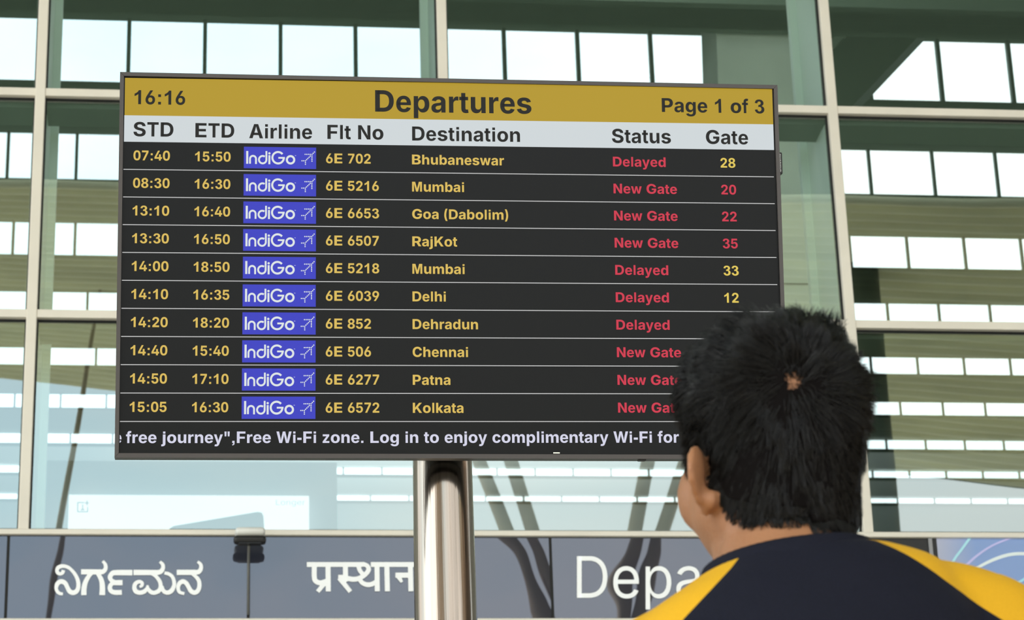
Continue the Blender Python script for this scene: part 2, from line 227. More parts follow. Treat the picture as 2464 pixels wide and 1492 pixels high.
def glyph_polys(g):
    out = []
    for con in g[1].split('/'):
        if not con: continue
        P = []
        for s in con.split('|'):
            on = not s.endswith('*'); x, y = s.rstrip('*').split(','); P.append((float(x), float(y), on))
        Q = []
        for i, p in enumerate(P):                        # put in the implied on-curve points
            q = P[(i + 1) % len(P)]; Q.append(p)
            if not p[2] and not q[2]: Q.append(((p[0] + q[0]) / 2, (p[1] + q[1]) / 2, True))
        while not Q[0][2]: Q = Q[1:] + Q[:1]
        pts = []
        i = 0
        while i < len(Q):
            p = Q[i]; q = Q[(i + 1) % len(Q)]
            pts.append(p[:2])
            if not q[2]:
                r = Q[(i + 2) % len(Q)]
                for t in (.2, .4, .6, .8):
                    pts.append(tuple((1 - t) ** 2 * p[k] + 2 * t * (1 - t) * q[k] + t * t * r[k] for k in (0, 1)))
                i += 2
            else: i += 1
        out.append(pts)
    return out
def simple_loops(P):
    """cut an outline that crosses itself into loops that do not"""
    n = len(P)
    for i in range(n):
        a, b = P[i], P[(i + 1) % n]
        for j in range(i + 2, n):
            if i == 0 and j == n - 1: continue
            c, d = P[j], P[(j + 1) % n]
            den = (b[0] - a[0]) * (d[1] - c[1]) - (b[1] - a[1]) * (d[0] - c[0])
            if abs(den) < 1e-9: continue
            t = ((c[0] - a[0]) * (d[1] - c[1]) - (c[1] - a[1]) * (d[0] - c[0])) / den
            u = ((c[0] - a[0]) * (b[1] - a[1]) - (c[1] - a[1]) * (b[0] - a[0])) / den
            if 1e-6 < t < 1 - 1e-6 and 1e-6 < u < 1 - 1e-6:
                x = (a[0] + t * (b[0] - a[0]), a[1] + t * (b[1] - a[1]))
                return simple_loops([x] + P[i + 1:j + 1]) + simple_loops([x] + P[j + 1:] + P[:i + 1])
    return [P]
_filled = {}
def filled(key, polys):
    """triangulate one glyph once; give back its points and faces"""
    if key in _filled: return _filled[key]
    area = lambda P: sum(P[i - 1][0] * P[i][1] - P[i][0] * P[i - 1][1] for i in range(len(P))) / 2
    def inside(p, P):
        c = False
        for i in range(len(P)):
            a, b = P[i - 1], P[i]
            if (a[1] > p[1]) != (b[1] > p[1]) and p[0] < (b[0] - a[0]) * (p[1] - a[1]) / (b[1] - a[1]) + a[0]: c = not c
        return c
    polys = [q for P in polys for q in simple_loops(P) if len(q) > 2 and abs(area(q)) > 20]
    big = max(polys, key=lambda P: abs(area(P))); sgn = 1 if area(big) > 0 else -1
    outer = [P for P in polys if area(P) * sgn > 0]; holes = [P for P in polys if area(P) * sgn <= 0]
    V, F = [], []
    for P in outer:                                       # each solid piece with its own holes
        cu = bpy.data.curves.new('outline', 'CURVE'); cu.dimensions = '2D'; cu.fill_mode = 'BOTH'
        for pts in [P] + [h for h in holes if inside(h[0], P)]:
            s = cu.splines.new('POLY'); s.points.add(len(pts) - 1); s.use_cyclic_u = True
            for q, p in zip(s.points, pts): q.co = (p[0] / 1000, p[1] / 1000, 0, 1)
        o = bpy.data.objects.new('outline', cu); C.objects.link(o)
        dg = bpy.context.evaluated_depsgraph_get(); me = bpy.data.meshes.new_from_object(o.evaluated_get(dg)); k = len(V)
        V += [(v.co.x * 1000, v.co.y * 1000) for v in me.vertices]; F += [tuple(i + k for i in p.vertices) for p in me.polygons]
        bpy.data.objects.remove(o); bpy.data.curves.remove(cu); bpy.data.meshes.remove(me)
    _filled[key] = (V, F); return V, F
def text_extent(s, font):
    """left ink edge, right ink edge"""
    x = 0; lo = hi = None
    for ch in s:
        a, cons = font[ch]
        xs = [p[0] for c in glyph_polys(font[ch]) for p in c]
        if xs:
            lo = x + min(xs) if lo is None else lo; hi = x + max(xs)
        x += a
    return lo, hi
def text_mesh(s, font, place, x0, x1, base, cap, cut=None):
    """flat letters with ink from x0 to x1, standing on base (any 2-D unit); place() turns (x, y) into a 3-D point"""
    lo, hi = text_extent(s, font); sx = (x1 - x0) / (hi - lo); sy = cap / 716
    V, F = [], []; x = 0
    for ch in s:
        a, cons = font[ch]
        if cons:
            vs, fs = filled((id(font), ch), glyph_polys(font[ch])); k = len(V)
            V += [place(x0 + (x + p[0] - lo) * sx, base + p[1] * sy) for p in vs]
            F += [tuple(i + k for i in f) for f in fs]
        x += a
    me = bpy.data.meshes.new('letters'); me.from_pydata(V, [], F); me.update(); return me
def stroke_polys(pts, smooth=8, thin=.9):
    """outline of a pen stroke whose points carry a width: (x, y, w)"""
    P = catmull(pts, smooth) if smooth else [np.array(p, float) for p in pts]
    L, R = [], []
    for i, p in enumerate(P):
        t = P[min(i + 1, len(P) - 1)][:2] - P[max(i - 1, 0)][:2]; t /= max(np.linalg.norm(t), 1e-9)
        nrm = np.array([-t[1], t[0]]) * p[2] * thin / 2; L.append(p[:2] + nrm); R.append(p[:2] - nrm)
    return L, R
def stroke_mesh(strokes, place, cap=True):
    V, F = [], []
    for si, (pts, sm) in enumerate(strokes):
        L, R = stroke_polys(pts, sm); k = len(V); n = len(L); lift = .0002 * si
        V += [place(*p, lift) for p in L] + [place(*p, lift) for p in R]
        F += [(k + i, k + i + 1, k + n + i + 1, k + n + i) for i in range(n - 1)]
    me = bpy.data.meshes.new('letters'); me.from_pydata(V, [], F); me.update(); return me

# ------------------------------------------------------------------ materials
M = {}
M['mullion'] = vary(mat('cream_aluminium', (.92, .86, .76), .45), 3, .04)
M['fin'] = mat('painted_steel_fin', (.82, .90, .82), .5)
M['beam'] = mat('dark_green_steel', (.10, .13, .10), .6)
M['column'] = vary(mat('pale_concrete', (.78, .82, .72), .8), 2, .08)
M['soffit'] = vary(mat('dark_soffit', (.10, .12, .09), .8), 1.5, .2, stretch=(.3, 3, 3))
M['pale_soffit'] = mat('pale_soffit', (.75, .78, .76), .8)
M['hall'] = mat('hall_wall', (.35, .38, .36), .8)
M['pale_wall'] = mat('pale_hall_wall', (.40, .44, .43), .7)
M['glass'] = pane_mat('green_tinted_glass', (.84, .95, .93), (.86, .98, .96), .285, .0011, .8)
M['inner_pane'] = pane_mat('clerestory_glass', (.96, .98, .98), (1, 1, 1), .05, .0, 1)
M['band'] = pane_mat('dark_blue_spandrel_glass', None, (.80, .87, 1.0), .112, .006, 1.3, under=(.035, .038, .055))
M['black'] = mat('black_plastic', (.012, .012, .013), .45)
M['joint'] = mat('black_joint', (.01, .01, .01), .7)
M['letter'] = mat('white_lettering', (.86, .87, .86), .5, emit=(.86, .9, .9), strength=.28)
M['steel'] = mat('brushed_stainless_steel', (.335, .285, .235), .2, 1.0)
M['ground'] = vary(mat('light_concrete_paving', (.62, .58, .52), .85), .8, .08)
M['canopy'] = vary(mat('olive_corrugated_metal', (.84, .83, .59), .6), 1.2, .12, stretch=(.4, 2, 1))
M['canopy_dark'] = mat('dark_canopy_lining', (.10, .16, .11), .8)
M['bark'] = vary(mat('brown_clad_steel', (.42, .33, .24), .6), 2, .15)

# ------------------------------------------------------------------ the setting: ground, curtain wall, hall behind it, canopy over the forecourt
def struct(name, me, m, label, parent=None, smooth=False):
    return tag(put(name, me, m, parent, smooth), label, None if parent else 'building', None, 'structure')
struct('ground', bx(-90, 90, -120, FACADE + .2, -.3, 0), M['ground'], 'pale concrete forecourt in front of the terminal')
GX = [-3.23, -.931, 1.372, 3.672, 5.972]; GZ = [5.07, 6.311, 7.669, 9.027, 10.385]
ROWN = ['lowest', 'second', 'third', 'topmost']; COLN = ['leftmost', 'second', 'third', 'rightmost']
k = 0
for i in range(4):
    for j in range(4):
        k += 1; bm = bmesh.new(); y = FACADE
        quad(bm, (GX[i] + .024, y, GZ[j] + .02), (GX[i + 1] - .024, y, GZ[j] + .02), (GX[i + 1] - .024, y, GZ[j + 1] - .02), (GX[i] + .024, y, GZ[j + 1] - .02))
        struct(f'window_{k}', bm, M['glass'], f'green tinted glass pane, {COLN[i]} bay, {ROWN[j]} row of the terminal facade')
k = 0
for i, x in enumerate(GX):
    k += 1; bm = bmesh.new(); hw = .0285
    box(bm, x - hw, x + hw, FACADE - .05, FACADE + .05, GZ[0], GZ[-1] + .04, .004)
    o = struct(f'trim_{k}', bm, M['mullion'], f'cream vertical mullion, number {i + 1} from the left end of the facade')
    bm = bmesh.new(); box(bm, x - hw - .008, x + hw + .008, FACADE - .012, FACADE + .03, GZ[0], GZ[-1])
    struct('gasket', bm, M['joint'], None, o)
    bm = bmesh.new(); box(bm, x - .03, x + .03, FACADE + .06, FACADE + .52, GZ[0] - .4, GZ[-1] + .3); box(bm, x - .075, x + .075, FACADE + .52, FACADE + .58, GZ[0] - .4, GZ[-1] + .3)
    struct('steel_fin', bm, M['fin'], None, o)
for j in range(1, 5):
    k += 1; z = GZ[j]; o = None
    bm = bmesh.new()
    for i in range(4): box(bm, GX[i] + .0285, GX[i + 1] - .0285, FACADE - .045, FACADE + .05, z - .024, z + .024, .003)
    o = struct(f'trim_{k}', bm, M['mullion'], f'cream horizontal transom above the {ROWN[j - 1]} row of panes')
    bm = bmesh.new(); box(bm, GX[0], GX[-1], FACADE - .01, FACADE + .03, z - .032, z + .032); struct('gasket', bm, M['joint'], None, o)
    bm = bmesh.new(); box(bm, GX[0], GX[-1], FACADE + .06, FACADE + .3, z - .05, z + .03); struct('rail', bm, M['beam'], None, o)
k += 1
bm = bmesh.new(); box(bm, GX[0] - 3, GX[-1] + 3, FACADE - .055, FACADE + .05, 5.041, 5.072, .006)
struct(f'trim_{k}', bm, M['mullion'], 'cream ledge running between the panes and the dark sign band')
k += 1
bm = bmesh.new(); box(bm, GX[0] - 3, GX[-1] + 3, FACADE - .055, FACADE + .05, 4.50, 4.581, .006)
struct(f'trim_{k}', bm, M['mullion'], 'cream ledge running below the dark sign band')
bm = bmesh.new(); box(bm, -15, 26, FACADE, FACADE + .2, 0, 4.52); box(bm, -15, GX[0] - .03, FACADE, FACADE + .2, 4.5, 12.2); box(bm, GX[-1] + .03, 26, FACADE, FACADE + .2, 4.5, 12.2)
box(bm, GX[0] - .03, GX[-1] + .03, FACADE, FACADE + .2, GZ[-1] + .02, 12.2)
struct('wall_front', bm, M['hall'], 'plain terminal wall around the glazed bays')

# the hall: rows of clerestory windows stepping up and away, with dark soffits between
ROWS = [  # depth Y, a pixel on the top edge, a pixel on the bottom edge, a pixel on one bar, spacing of the bars
    (22.4, (150, 42), (150, 199), 493, 181), (30.4, (150, 319), (150, 433.5), 2242, 151),
    (34.5, (183, 534.7), (183, 616.7), 2318, 136), (38.5, (206, 702), (206, 755), 2257, 122.5),
    (42.6, (200, 836.3), (200, 880.4), 2206, 111.5), (46.7, (200, 948), (200, 982.5), 2165, 102),
    (50.8, (200, 1043), (200, 1067.7), 2226, 94), (54.9, (900, 1124.8), (900, 1143), 2276, 88), (59, (900, 1192), (900, 1205.5), 2248, 88)]
prev = (FACADE + .2, 12.2); X0, X1 = -16.0, 27.0
for r, (Y, pt, pb, px, sp) in enumerate(ROWS):
    zt, zb = at(*pt, Y).z, at(*pb, Y).z
    bm = bmesh.new(); y0, z0 = prev
    n = max(1, int((Y - y0) / .35)); P = []
    for q in range(n * 2 + 1):
        t = q / (2 * n); P.append((y0 + (Y - y0) * t, z0 + (zt - z0) * t + (.03 if q % 2 else 0)))
    for a, b in zip(P, P[1:]): quad(bm, (X0, a[0], a[1]), (X1, a[0], a[1]), (X1, b[0], b[1]), (X0, b[0], b[1]))
    nm = 'ceiling' if r == 0 else f'ceiling_{r + 1}'
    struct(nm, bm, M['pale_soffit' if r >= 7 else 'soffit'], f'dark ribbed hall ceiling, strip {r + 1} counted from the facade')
    bm = bmesh.new(); h = .019
    bar0 = at(px, (pt[1] + pb[1]) / 2, Y).x; step = at(px + sp, pt[1], Y).x - at(px, pt[1], Y).x
    m0 = math.ceil((X0 - bar0) / step)
    while bar0 + m0 * step < X1:
        x = bar0 + m0 * step; box(bm, x - h, x + h, Y - .03, Y + .03, zb, zt); m0 += 1
    box(bm, X0, X1, Y - .04, Y + .04, zb - .05, zb); box(bm, X0, X1, Y - .04, Y + .04, zt, zt + .05)
    o = struct(f'window_{17 + r}', bm, M['beam'], f'bright strip of clerestory windows, strip {r + 1} counted from the facade')
    bm = bmesh.new(); quad(bm, (X0, Y, zb), (X1, Y, zb), (X1, Y, zt), (X0, Y, zt)); struct('pane', bm, M['inner_pane'], None, o)
    prev = (Y, zb - .05)
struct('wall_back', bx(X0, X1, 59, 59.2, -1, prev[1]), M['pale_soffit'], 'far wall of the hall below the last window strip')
struct('wall_left', bx(X0 - .2, X0, FACADE, 59.2, -1, 26), M['hall'], 'left side wall of the hall')
struct('wall_right', bx(X1, X1 + .2, FACADE, 59.2, -1, 26), M['hall'], 'right side wall of the hall')
struct('floor', bx(X0, X1, FACADE + .2, 59.2, -.3, .02), M['ground'], 'pale floor of the hall')
ld = bpy.data.lights.new('column_fill_light', 'AREA'); ld.size = 1.2; ld.energy = 75; ld.color = (.95, 1, .92)  # unseen fill light added to brighten the upper part of the hall column
lo = bpy.data.objects.new('column_fill_light', ld); C.objects.link(lo); lo.location = (2.6, 15.2, 11.6); lo.rotation_euler = (math.radians(25), 0, 0)
for x_ in (1.5, 7.5):                                     # fill lights added unseen, facing up to brighten the far ceiling
    ld = bpy.data.lights.new('ceiling_fill_light', 'AREA'); ld.shape = 'RECTANGLE'; ld.size = 6; ld.size_y = 5; ld.energy = 170; ld.color = (.92, 1, .98)
    lo = bpy.data.objects.new('ceiling_fill_light', ld); C.objects.link(lo); lo.location = (x_, 52.5, 12); lo.rotation_euler = (math.pi, 0, 0)
# concrete column and raking beam in the hall
def prism(bm, pts, y0, y1):
    a = [bm.verts.new((p.x, y0, p.z)) for p in pts]; b = [bm.verts.new((p.x, y1, p.z)) for p in pts]
    bm.faces.new(a); bm.faces.new(b[::-1])
    for i in range(len(pts)): j = (i + 1) % len(pts); bm.faces.new((a[i], b[i], b[j], a[j]))
Yc = 16.4
xr = at(1928, 400, Yc).x; xl = at(1722, 203, Yc).x
bm = bmesh.new()
prism(bm, [Vector((xl - .03, 0, 0)), Vector((xr, 0, 0)), Vector((xr, 0, 12.6)), Vector((xl + .12, 0, 12.6)), Vector((xl, 0, at(1722, 203, Yc).z - .6))], Yc, Yc + .55)
col = tag(put('hall_column', bm, M['column']), 'pale green concrete column in the hall behind the right edge of the screen', 'column')
bm = bmesh.new()
for z in (6.3, 6.75, 7.2, 7.65): box(bm, xl - .005, xr + .004, Yc - .004, Yc + .2, z, z + .012)
put('formwork_joint', bm, M['beam'], col)
zz = at(1744, 80, 16.36).z
o = tag(put('ceiling_beam', bx(X0 + .1, X1 - .1, 16.0, 16.3, zz, 12.1), mat('green_grey_steel', (.16, .21, .16), .6)), 'deep green grey beam running along the hall above the first window strip', 'beam')
put('bottom_flange', bx(X0 + .1, X1 - .1, 15.93, 16.36, zz, zz + .09), M['beam'], o)
Yb = 18.2
bm = bmesh.new(); prism(bm, [at(1880, 330 - 75, Yb), at(1985, 330 - 5, Yb), at(2500, -218, Yb), at(2400, -330, Yb)], Yb, Yb + .4)
o = tag(put('raking_beam', bm, M['beam']), 'dark raking steel beam crossing the upper right panes inside the hall', 'beam')
bm = bmesh.new(); prism(bm, [at(1972, 130, Yb), at(1990, 138, Yb), at(2115, 0, Yb), at(2310, -215, Yb), at(2290, -225, Yb)], Yb - .06, Yb + .46); put('flange', bm, M['fin'], o)
# pale room front inside, with the lit billboard on it
Yk = 20.0
a, b = at(78, 1108, Yk), at(812, 1310, Yk)
struct('wall_kiosk', bx(a.x, b.x, Yk, Yk + .2, 0, a.z), M['pale_wall'], 'pale partition in the hall carrying the white billboard')
a, b = at(166, 1190, Yk - .1), at(744, 1340, Yk - .1)
bb = empty('billboard', (a.x, Yk - .1, b.z))
tag(bb, 'backlit white billboard reading Longer with a slanted phone, behind the lower left pane', 'billboard')
PW = mat('lit_white_film', (.8, .8, .8), .5, emit=(1, 1, 1), strength=.72)
PT = mat('lit_teal_film', (.12, .16, .16), .5, emit=(.50, .64, .64), strength=.10)
PG = mat('lit_grey_print', (.4, .4, .4), .5, emit=(.72, .74, .74), strength=.10)
loc = lambda p, dy=0: (p.x - a.x, dy, p.z - b.z)
put('light_panel', bx(0, b.x - a.x, 0, .09, 0, a.z - b.z, .004), PW, bb)
ph = [(402, 1285), (408, 1272), (418, 1266), (620, 1232), (630, 1234), (634, 1242), (637, 1290), (637, 1330), (402, 1330)]
bm = bmesh.new(); bm.faces.new([bm.verts.new(loc(at(*p, Yk - .1), -.004)) for p in ph]); put('phone_picture', bm, PT, bb)
pl = lambda x, y: loc(at(x, -y, Yk - .1), -.006)
put('headline', text_mesh('Longer', REGULAR, lambda x, y: pl(x, y), 664, 734, -1216, 13), PG, bb)
bm = bmesh.new()
def stripe(p, q, wd):
    d = np.array(q, float) - np.array(p, float); d /= np.linalg.norm(d); nn = np.array([-d[1], d[0]]) * wd / 2; p = np.array(p, float); q = np.array(q, float)
    bm.faces.new([bm.verts.new(loc(at(*v, Yk - .1), -.006)) for v in (p + nn, q + nn, q - nn, p - nn)])
for p, q in [((187, 1209), (187, 1233)), ((187, 1232), (211, 1232)), ((211, 1233), (211, 1220)), ((187, 1210), (203, 1210)), ((199, 1214), (199, 1227)), ((194, 1227), (204, 1227)), ((204, 1211), (215, 1211)), ((209.5, 1205), (209.5, 1217))]: stripe(p, q, 3)
put('emblem', bm, PG, bb)

# the canopy over the forecourt, seen only in the glass
p1, p2 = mirrored(100, 914, -12), mirrored(2300, 1150, -12)
sl = (p2.z - p1.z) / (p2.x - p1.x)
ez = lambda x: max(8.0, min(22, p1.z + (x - p1.x) * sl))
zc = mirrored(1232, 455, -4.4).z
bm = bmesh.new(); ny = 36 * 8; ylist = [-4.4 - 7.6 * q / ny for q in range(ny + 1)]; xs = [-30, -12, -8, -4, -2, 0, 2, 4, 6, 8, 12, 30]
grid = []
for q, y in enumerate(ylist):
    t = q / ny
    grid.append([bm.verts.new((x, y, zc * (1 - t) + ez(x) * t + .09 * math.cos(2 * math.pi * q / 8))) for x in xs])
for r0, r1 in zip(grid, grid[1:]):
    for i in range(len(xs) - 1): bm.faces.new((r0[i], r0[i + 1], r1[i + 1], r1[i]))
can = struct('roof_canopy', bm, M['canopy'], 'olive corrugated canopy over the forecourt, mirrored in the panes', smooth=True)
bm = bmesh.new(); quad(bm, (-30, -4.4, zc), (30, -4.4, zc), (30, FACADE, zc + .3), (-30, FACADE, zc + .3))
struct('inner_roof', bm, M['canopy_dark'], None, can)
bm = bmesh.new()
for i in range(len(xs) - 1): quad(bm, (xs[i], -12, ez(xs[i]) - .05), (xs[i + 1], -12, ez(xs[i + 1]) - .05), (xs[i + 1], -12.2, ez(xs[i + 1]) + .5), (xs[i], -12.2, ez(xs[i]) + .5))
struct('fascia', bm, M['canopy_dark'], None, can)

# unseen tan block added far behind, to the left, for the steel pole to mirror
wg = struct('reflection_block', bx(-30, -7, -46, -40, 0, 26), mat('tan_render', (.42, .33, .24), .8), 'tan block added unseen far behind the forecourt for the steel pole to mirror')
struct('shade_block_right', bx(33, 37, -16, 12, 0, 28), mat('brown_render', (.17, .125, .09), .8), 'brown block added unseen beyond the right end of the forecourt to darken that side')  # added out of view: darkens the pole's right edge, cuts light from the right
# things the glass mirrors: branching steel tree, thick post, thin pole
tr = empty('tree_column'); tag(tr, 'brown branching steel column holding the canopy, mirrored behind the word Departures', 'column')
Yt = -10.0; f0 = mirrored(1395, 1690, Yt); tr.location = (f0.x, Yt, 0)
def tube_rel(bm, pts, rad, base): ring_tube(bm, [p - base for p in pts], rad, 16); return bm
B0 = tr.location.copy()
put('trunk', tube_rel(bmesh.new(), [Vector((f0.x, Yt, 0)), Vector((f0.x, Yt, f0.z * .6)), f0], [.32, .28, .26], B0), M['bark'], tr, True)
for (xb, yb_), (xt, yt) in [((1300, 1492), (1140, 1060)), ((1345, 1492), (1218, 1060)), ((1478, 1485), (1570, 1060)), ((1512, 1485), (1668, 1060))]:
    m_ = mirrored(xb, yb_, Yt); t_ = mirrored(xt, yt, Yt + .8)
    put('branch', tube_rel(bmesh.new(), [f0, f0.lerp(m_, .6), m_, m_.lerp(t_, .5), t_, t_ + (t_ - m_) * .35], [.16, .13, .115, .105, .1, .09], B0), M['bark'], tr, True)
p, q = mirrored(2050, 300, -6.2), mirrored(2142, 1480, -6.2)
po = empty('canopy_post', (q.x, -6.2, 0)); tag(po, 'thick dark canopy post, mirrored beside the right hand mullion', 'post')
bm = bmesh.new(); ring_tube(bm, [(q.x + (q.x - p.x) * .6 - q.x, 0, 0), (0, 0, q.z), (p.x - q.x, 0, p.z)], [.27, .23, .19], 20); put('shaft', bm, mat('dark_green_paint', (.05, .07, .05), .5), po, True)
put('base_plate', bx(-.35, .75, -.4, .4, 0, .03), M['black'], po)
p, q = mirrored(196, 960, -8), mirrored(106, 1485, -8)
fp = empty('flag_pole', (q.x - .35, -8, 0)); tag(fp, 'thin leaning flag pole, mirrored as a slanting line at the left of the sign band', 'pole')
bm = bmesh.new(); ring_tube(bm, [(0, 0, 0), (.35, 0, q.z), (p.x - q.x + .35, 0, p.z), (p.x - q.x + .6, 0, p.z + 2)], [.075, .05, .035, .02], 12); put('shaft', bm, M['bark'], fp, True)
put('foot', bx(-.2, .2, -.2, .2, 0, .06, .01), M['black'], fp)

# ------------------------------------------------------------------ sign band with its lettering
Ys = FACADE - .03
zt, zb = 5.041, 4.581
def px_x(x, y=1390): return at(x, y, Ys).x
J = [-6.2, px_x(17), px_x(598), px_x(1327), px_x(2082)]
sign_words = ['plain dark sign panel left of the Kannada lettering', 'dark blue sign panel with white Kannada lettering', 'dark blue sign panel with white Hindi lettering, behind the steel pole', 'dark blue sign panel with the white word Departures', ]
SP = []
for i in range(4):
    e = empty('sign_panel', ((J[i] + J[i + 1]) / 2, FACADE, zb)); tag(e, sign_words[i], 'sign', 'sign panels along the facade')
    put('glass_face', bx(J[i] - e.location.x + .008, J[i + 1] - e.location.x - .008, Ys - FACADE, .0, 0, zt - zb), M['band'], e); SP.append(e)
    put('edge_joint', bx(J[i + 1] - e.location.x - .008, J[i + 1] - e.location.x + .008, Ys - FACADE + .002, .0, 0, zt - zb), M['joint'], e)
def on_sign(e, ox, oy, s):
    def f(x, y, lift=0):
        p = at(ox + x * s, oy + y * s, Ys); return (p.x - e.location.x, p.y - e.location.y - .004 - lift, p.z - e.location.z)
    return f
KAN = [
 ([(262,262,56),(250,300,56),(218,318,52),(180,302,58),(168,262,58),(188,222,62),(245,202,60),(320,215,56),(385,262,52),(445,340,58),(480,430,64),(482,520,68),(452,578,74),(402,597,76),(355,575,76),(325,525,68),(300,470,70),(265,438,76),(215,432,72),(172,468,70),(156,530,58),(178,585,54),(215,610,50),(255,612,44)], 6),
 ([(525,287,84),(820,289,84)], 0), ([(790,290,80),(850,284,76),(886,240,66),(884,180,58),(845,128,42)], 6),
 ([(566,632,86),(568,540,84),(590,440,78),(640,350,66),(690,305,50)], 6), ([(770,310,60),(822,400,76),(840,500,86),(838,632,94)], 6),
 ([(1285,300,90),(1040,300,86),(985,314,78),(954,365,74),(975,415,66),(1030,446,78),(1060,448,84),(1138,448,86)], 6),
 ([(1040,450,76),(985,462,66),(955,500,70),(955,548,72),(985,582,74),(1040,594,78),(1128,592,80)], 6),
 ([(1302,298,88),(1640,298,84)], 0), ([(1630,300,82),(1700,288,76),(1736,240,66),(1734,180,58),(1692,138,42)], 6),
 ([(1560,318,40),(1630,352,56),(1690,430,62),(1703,510,64),(1675,570,70),(1605,600,66),(1550,580,66),(1515,530,50),(1510,488,34)], 6),
 ([(1392,512,40),(1425,492,50),(1428,452,54),(1382,434,58),(1330,465,66),(1314,525,68),(1338,578,74),(1400,597,70),(1465,577,70),(1502,530,50),(1510,488,34)], 6),
 ([(1722,500,50),(1745,570,64),(1800,597,70),(1860,572,74),(1900,500,64),(1902,430,60),(1876,362,58),(1826,322,56),(1760,305,52)], 6),
 ([(1943,297,86),(2220,297,84)], 0), ([(2210,299,80),(2268,288,74),(2300,240,64),(2296,180,56),(2252,138,42)], 6),
 ([(2160,318,36),(2232,368,58),(2272,430,64),(2276,510,68),(2250,575,72),(2200,597,74),(2150,570,74),(2115,510,68),(2080,455,72),(2030,432,74),(1980,465,70),(1962,530,60),(1985,590,54),(2055,612,48)], 6)]
put('kannada_lettering', stroke_mesh(KAN, on_sign(SP[1], 110, 1330, .16234)), M['letter'], SP[1])
DEV = [
 ([(150,238,104),(1250,238,104)], 0), ([(1415,238,104),(2440,238,104)], 0),
 ([(297,270,108),(297,480,108),(325,565,106),(420,602,108),(540,565,100)], 6), ([(568,270,108),(573,770,108)], 0), ([(520,590,100),(440,680,92),(365,775,90)], 0),
 ([(912,270,108),(914,520,110)], 0), ([(770,492,108),(930,500,120)], 0), ([(795,505,110),(1010,775,92)], 0), ([(865,560,110),(960,520,100)], 0),
 ([(920,505,105),(1060,532,108),(1180,512,102),(1300,440,98),(1370,340,100),(1335,260,92),(1245,232,100)], 6), ([(1168,270,96),(1205,370,92),(1290,462,90)], 6),
 ([(1195,540,95),(1255,608,95),(1350,640,104),(1440,625,100),(1535,570,90)], 6), ([(1535,270,108),(1541,770,108)], 0), ([(1730,270,108),(1741,770,108)], 0),
 ([(1900,452,110),(2200,452,114)], 0), ([(1935,440,108),(1985,520,88),(2025,590,56)], 6), ([(2195,270,108),(2205,770,108)], 0)]
put('hindi_lettering', stroke_mesh(DEV, on_sign(SP[2], 720, 1330, .12175)), M['letter'], SP[2])
fl = on_sign(SP[3], 0, 0, 1.0)
_, hi = text_extent('Departures', REGULAR); lo4, hi4 = text_extent('Depa', REGULAR)
xend = 1388 + (1683 - 1388) * (hi - lo4) / (hi4 - lo4)
put('english_lettering', text_mesh('Departures', REGULAR, lambda x, y: fl(x, -y), 1388, xend, -1439, 100), M['letter'], SP[3])
# black bay and the blue picture panel at the right end
o = tag(put('black_bay', bx(J[4] + .008, px_x(2262), Ys, FACADE, zb, zt), M['black']), 'black bay of the sign band beside the blue picture panel', 'panel')
put('metal_strip', bx(px_x(2241), px_x(2250), Ys - .01, Ys + .01, zb, zt), mat('grey_strip', (.3, .3, .31), .4, .6), o)
xq = px_x(2262)
e = empty('picture_panel', (xq, FACADE, zb)); tag(e, 'blue picture panel with pale curved lines at the right end of the sign band', 'panel')
m = mat('blue_print', (.22, .33, .60), .35, emit=(.2, .3, .55), strength=.22); t = m.node_tree; b_ = t.nodes['Principled BSDF']
tcx = t.nodes.new('ShaderNodeTexCoord'); sx = t.nodes.new('ShaderNodeSeparateXYZ'); mr = t.nodes.new('ShaderNodeMapRange'); cr = t.nodes.new('ShaderNodeValToRGB')
mr.inputs['From Max'].default_value = .22; cr.color_ramp.elements[0].color = (.46, .46, .54, 1); cr.color_ramp.elements[1].color = (.22, .33, .60, 1)
t.links.new(tcx.outputs['Object'], sx.inputs[0]); t.links.new(sx.outputs['X'], mr.inputs['Value']); t.links.new(mr.outputs[0], cr.inputs[0]); t.links.new(cr.outputs[0], b_.inputs['Base Color'])
put('printed_face', bx(0, 2.4, Ys - FACADE, 0, 0, zt - zb), m, e)
fq = on_sign(e, 0, 0, 1.0)
for nm, col_, pts in [('turquoise_line', (.40, .72, .80), [(2337, 1290, 7), (2314, 1322, 7), (2294, 1350, 7), (2270, 1400, 7)]), ('lilac_line', (.52, .50, .80), [(2440, 1292, 5), (2390, 1312, 5), (2350, 1338, 6), (2318, 1368, 7), (2290, 1400, 7)]),
                      ('white_line', (.72, .80, .80), [(2500, 1338, 9), (2464, 1333, 9), (2430, 1335, 9), (2396, 1345, 9), (2360, 1362, 8), (2338, 1378, 8), (2310, 1410, 8)]), ('blue_line', (.35, .68, .82), [(2500, 1370, 7), (2464, 1394, 7), (2445, 1407, 7), (2410, 1440, 7)])]:
    put(nm, stroke_mesh([(pts, 8)], fq), mat(nm, col_, .4, emit=col_, strength=.2), e)
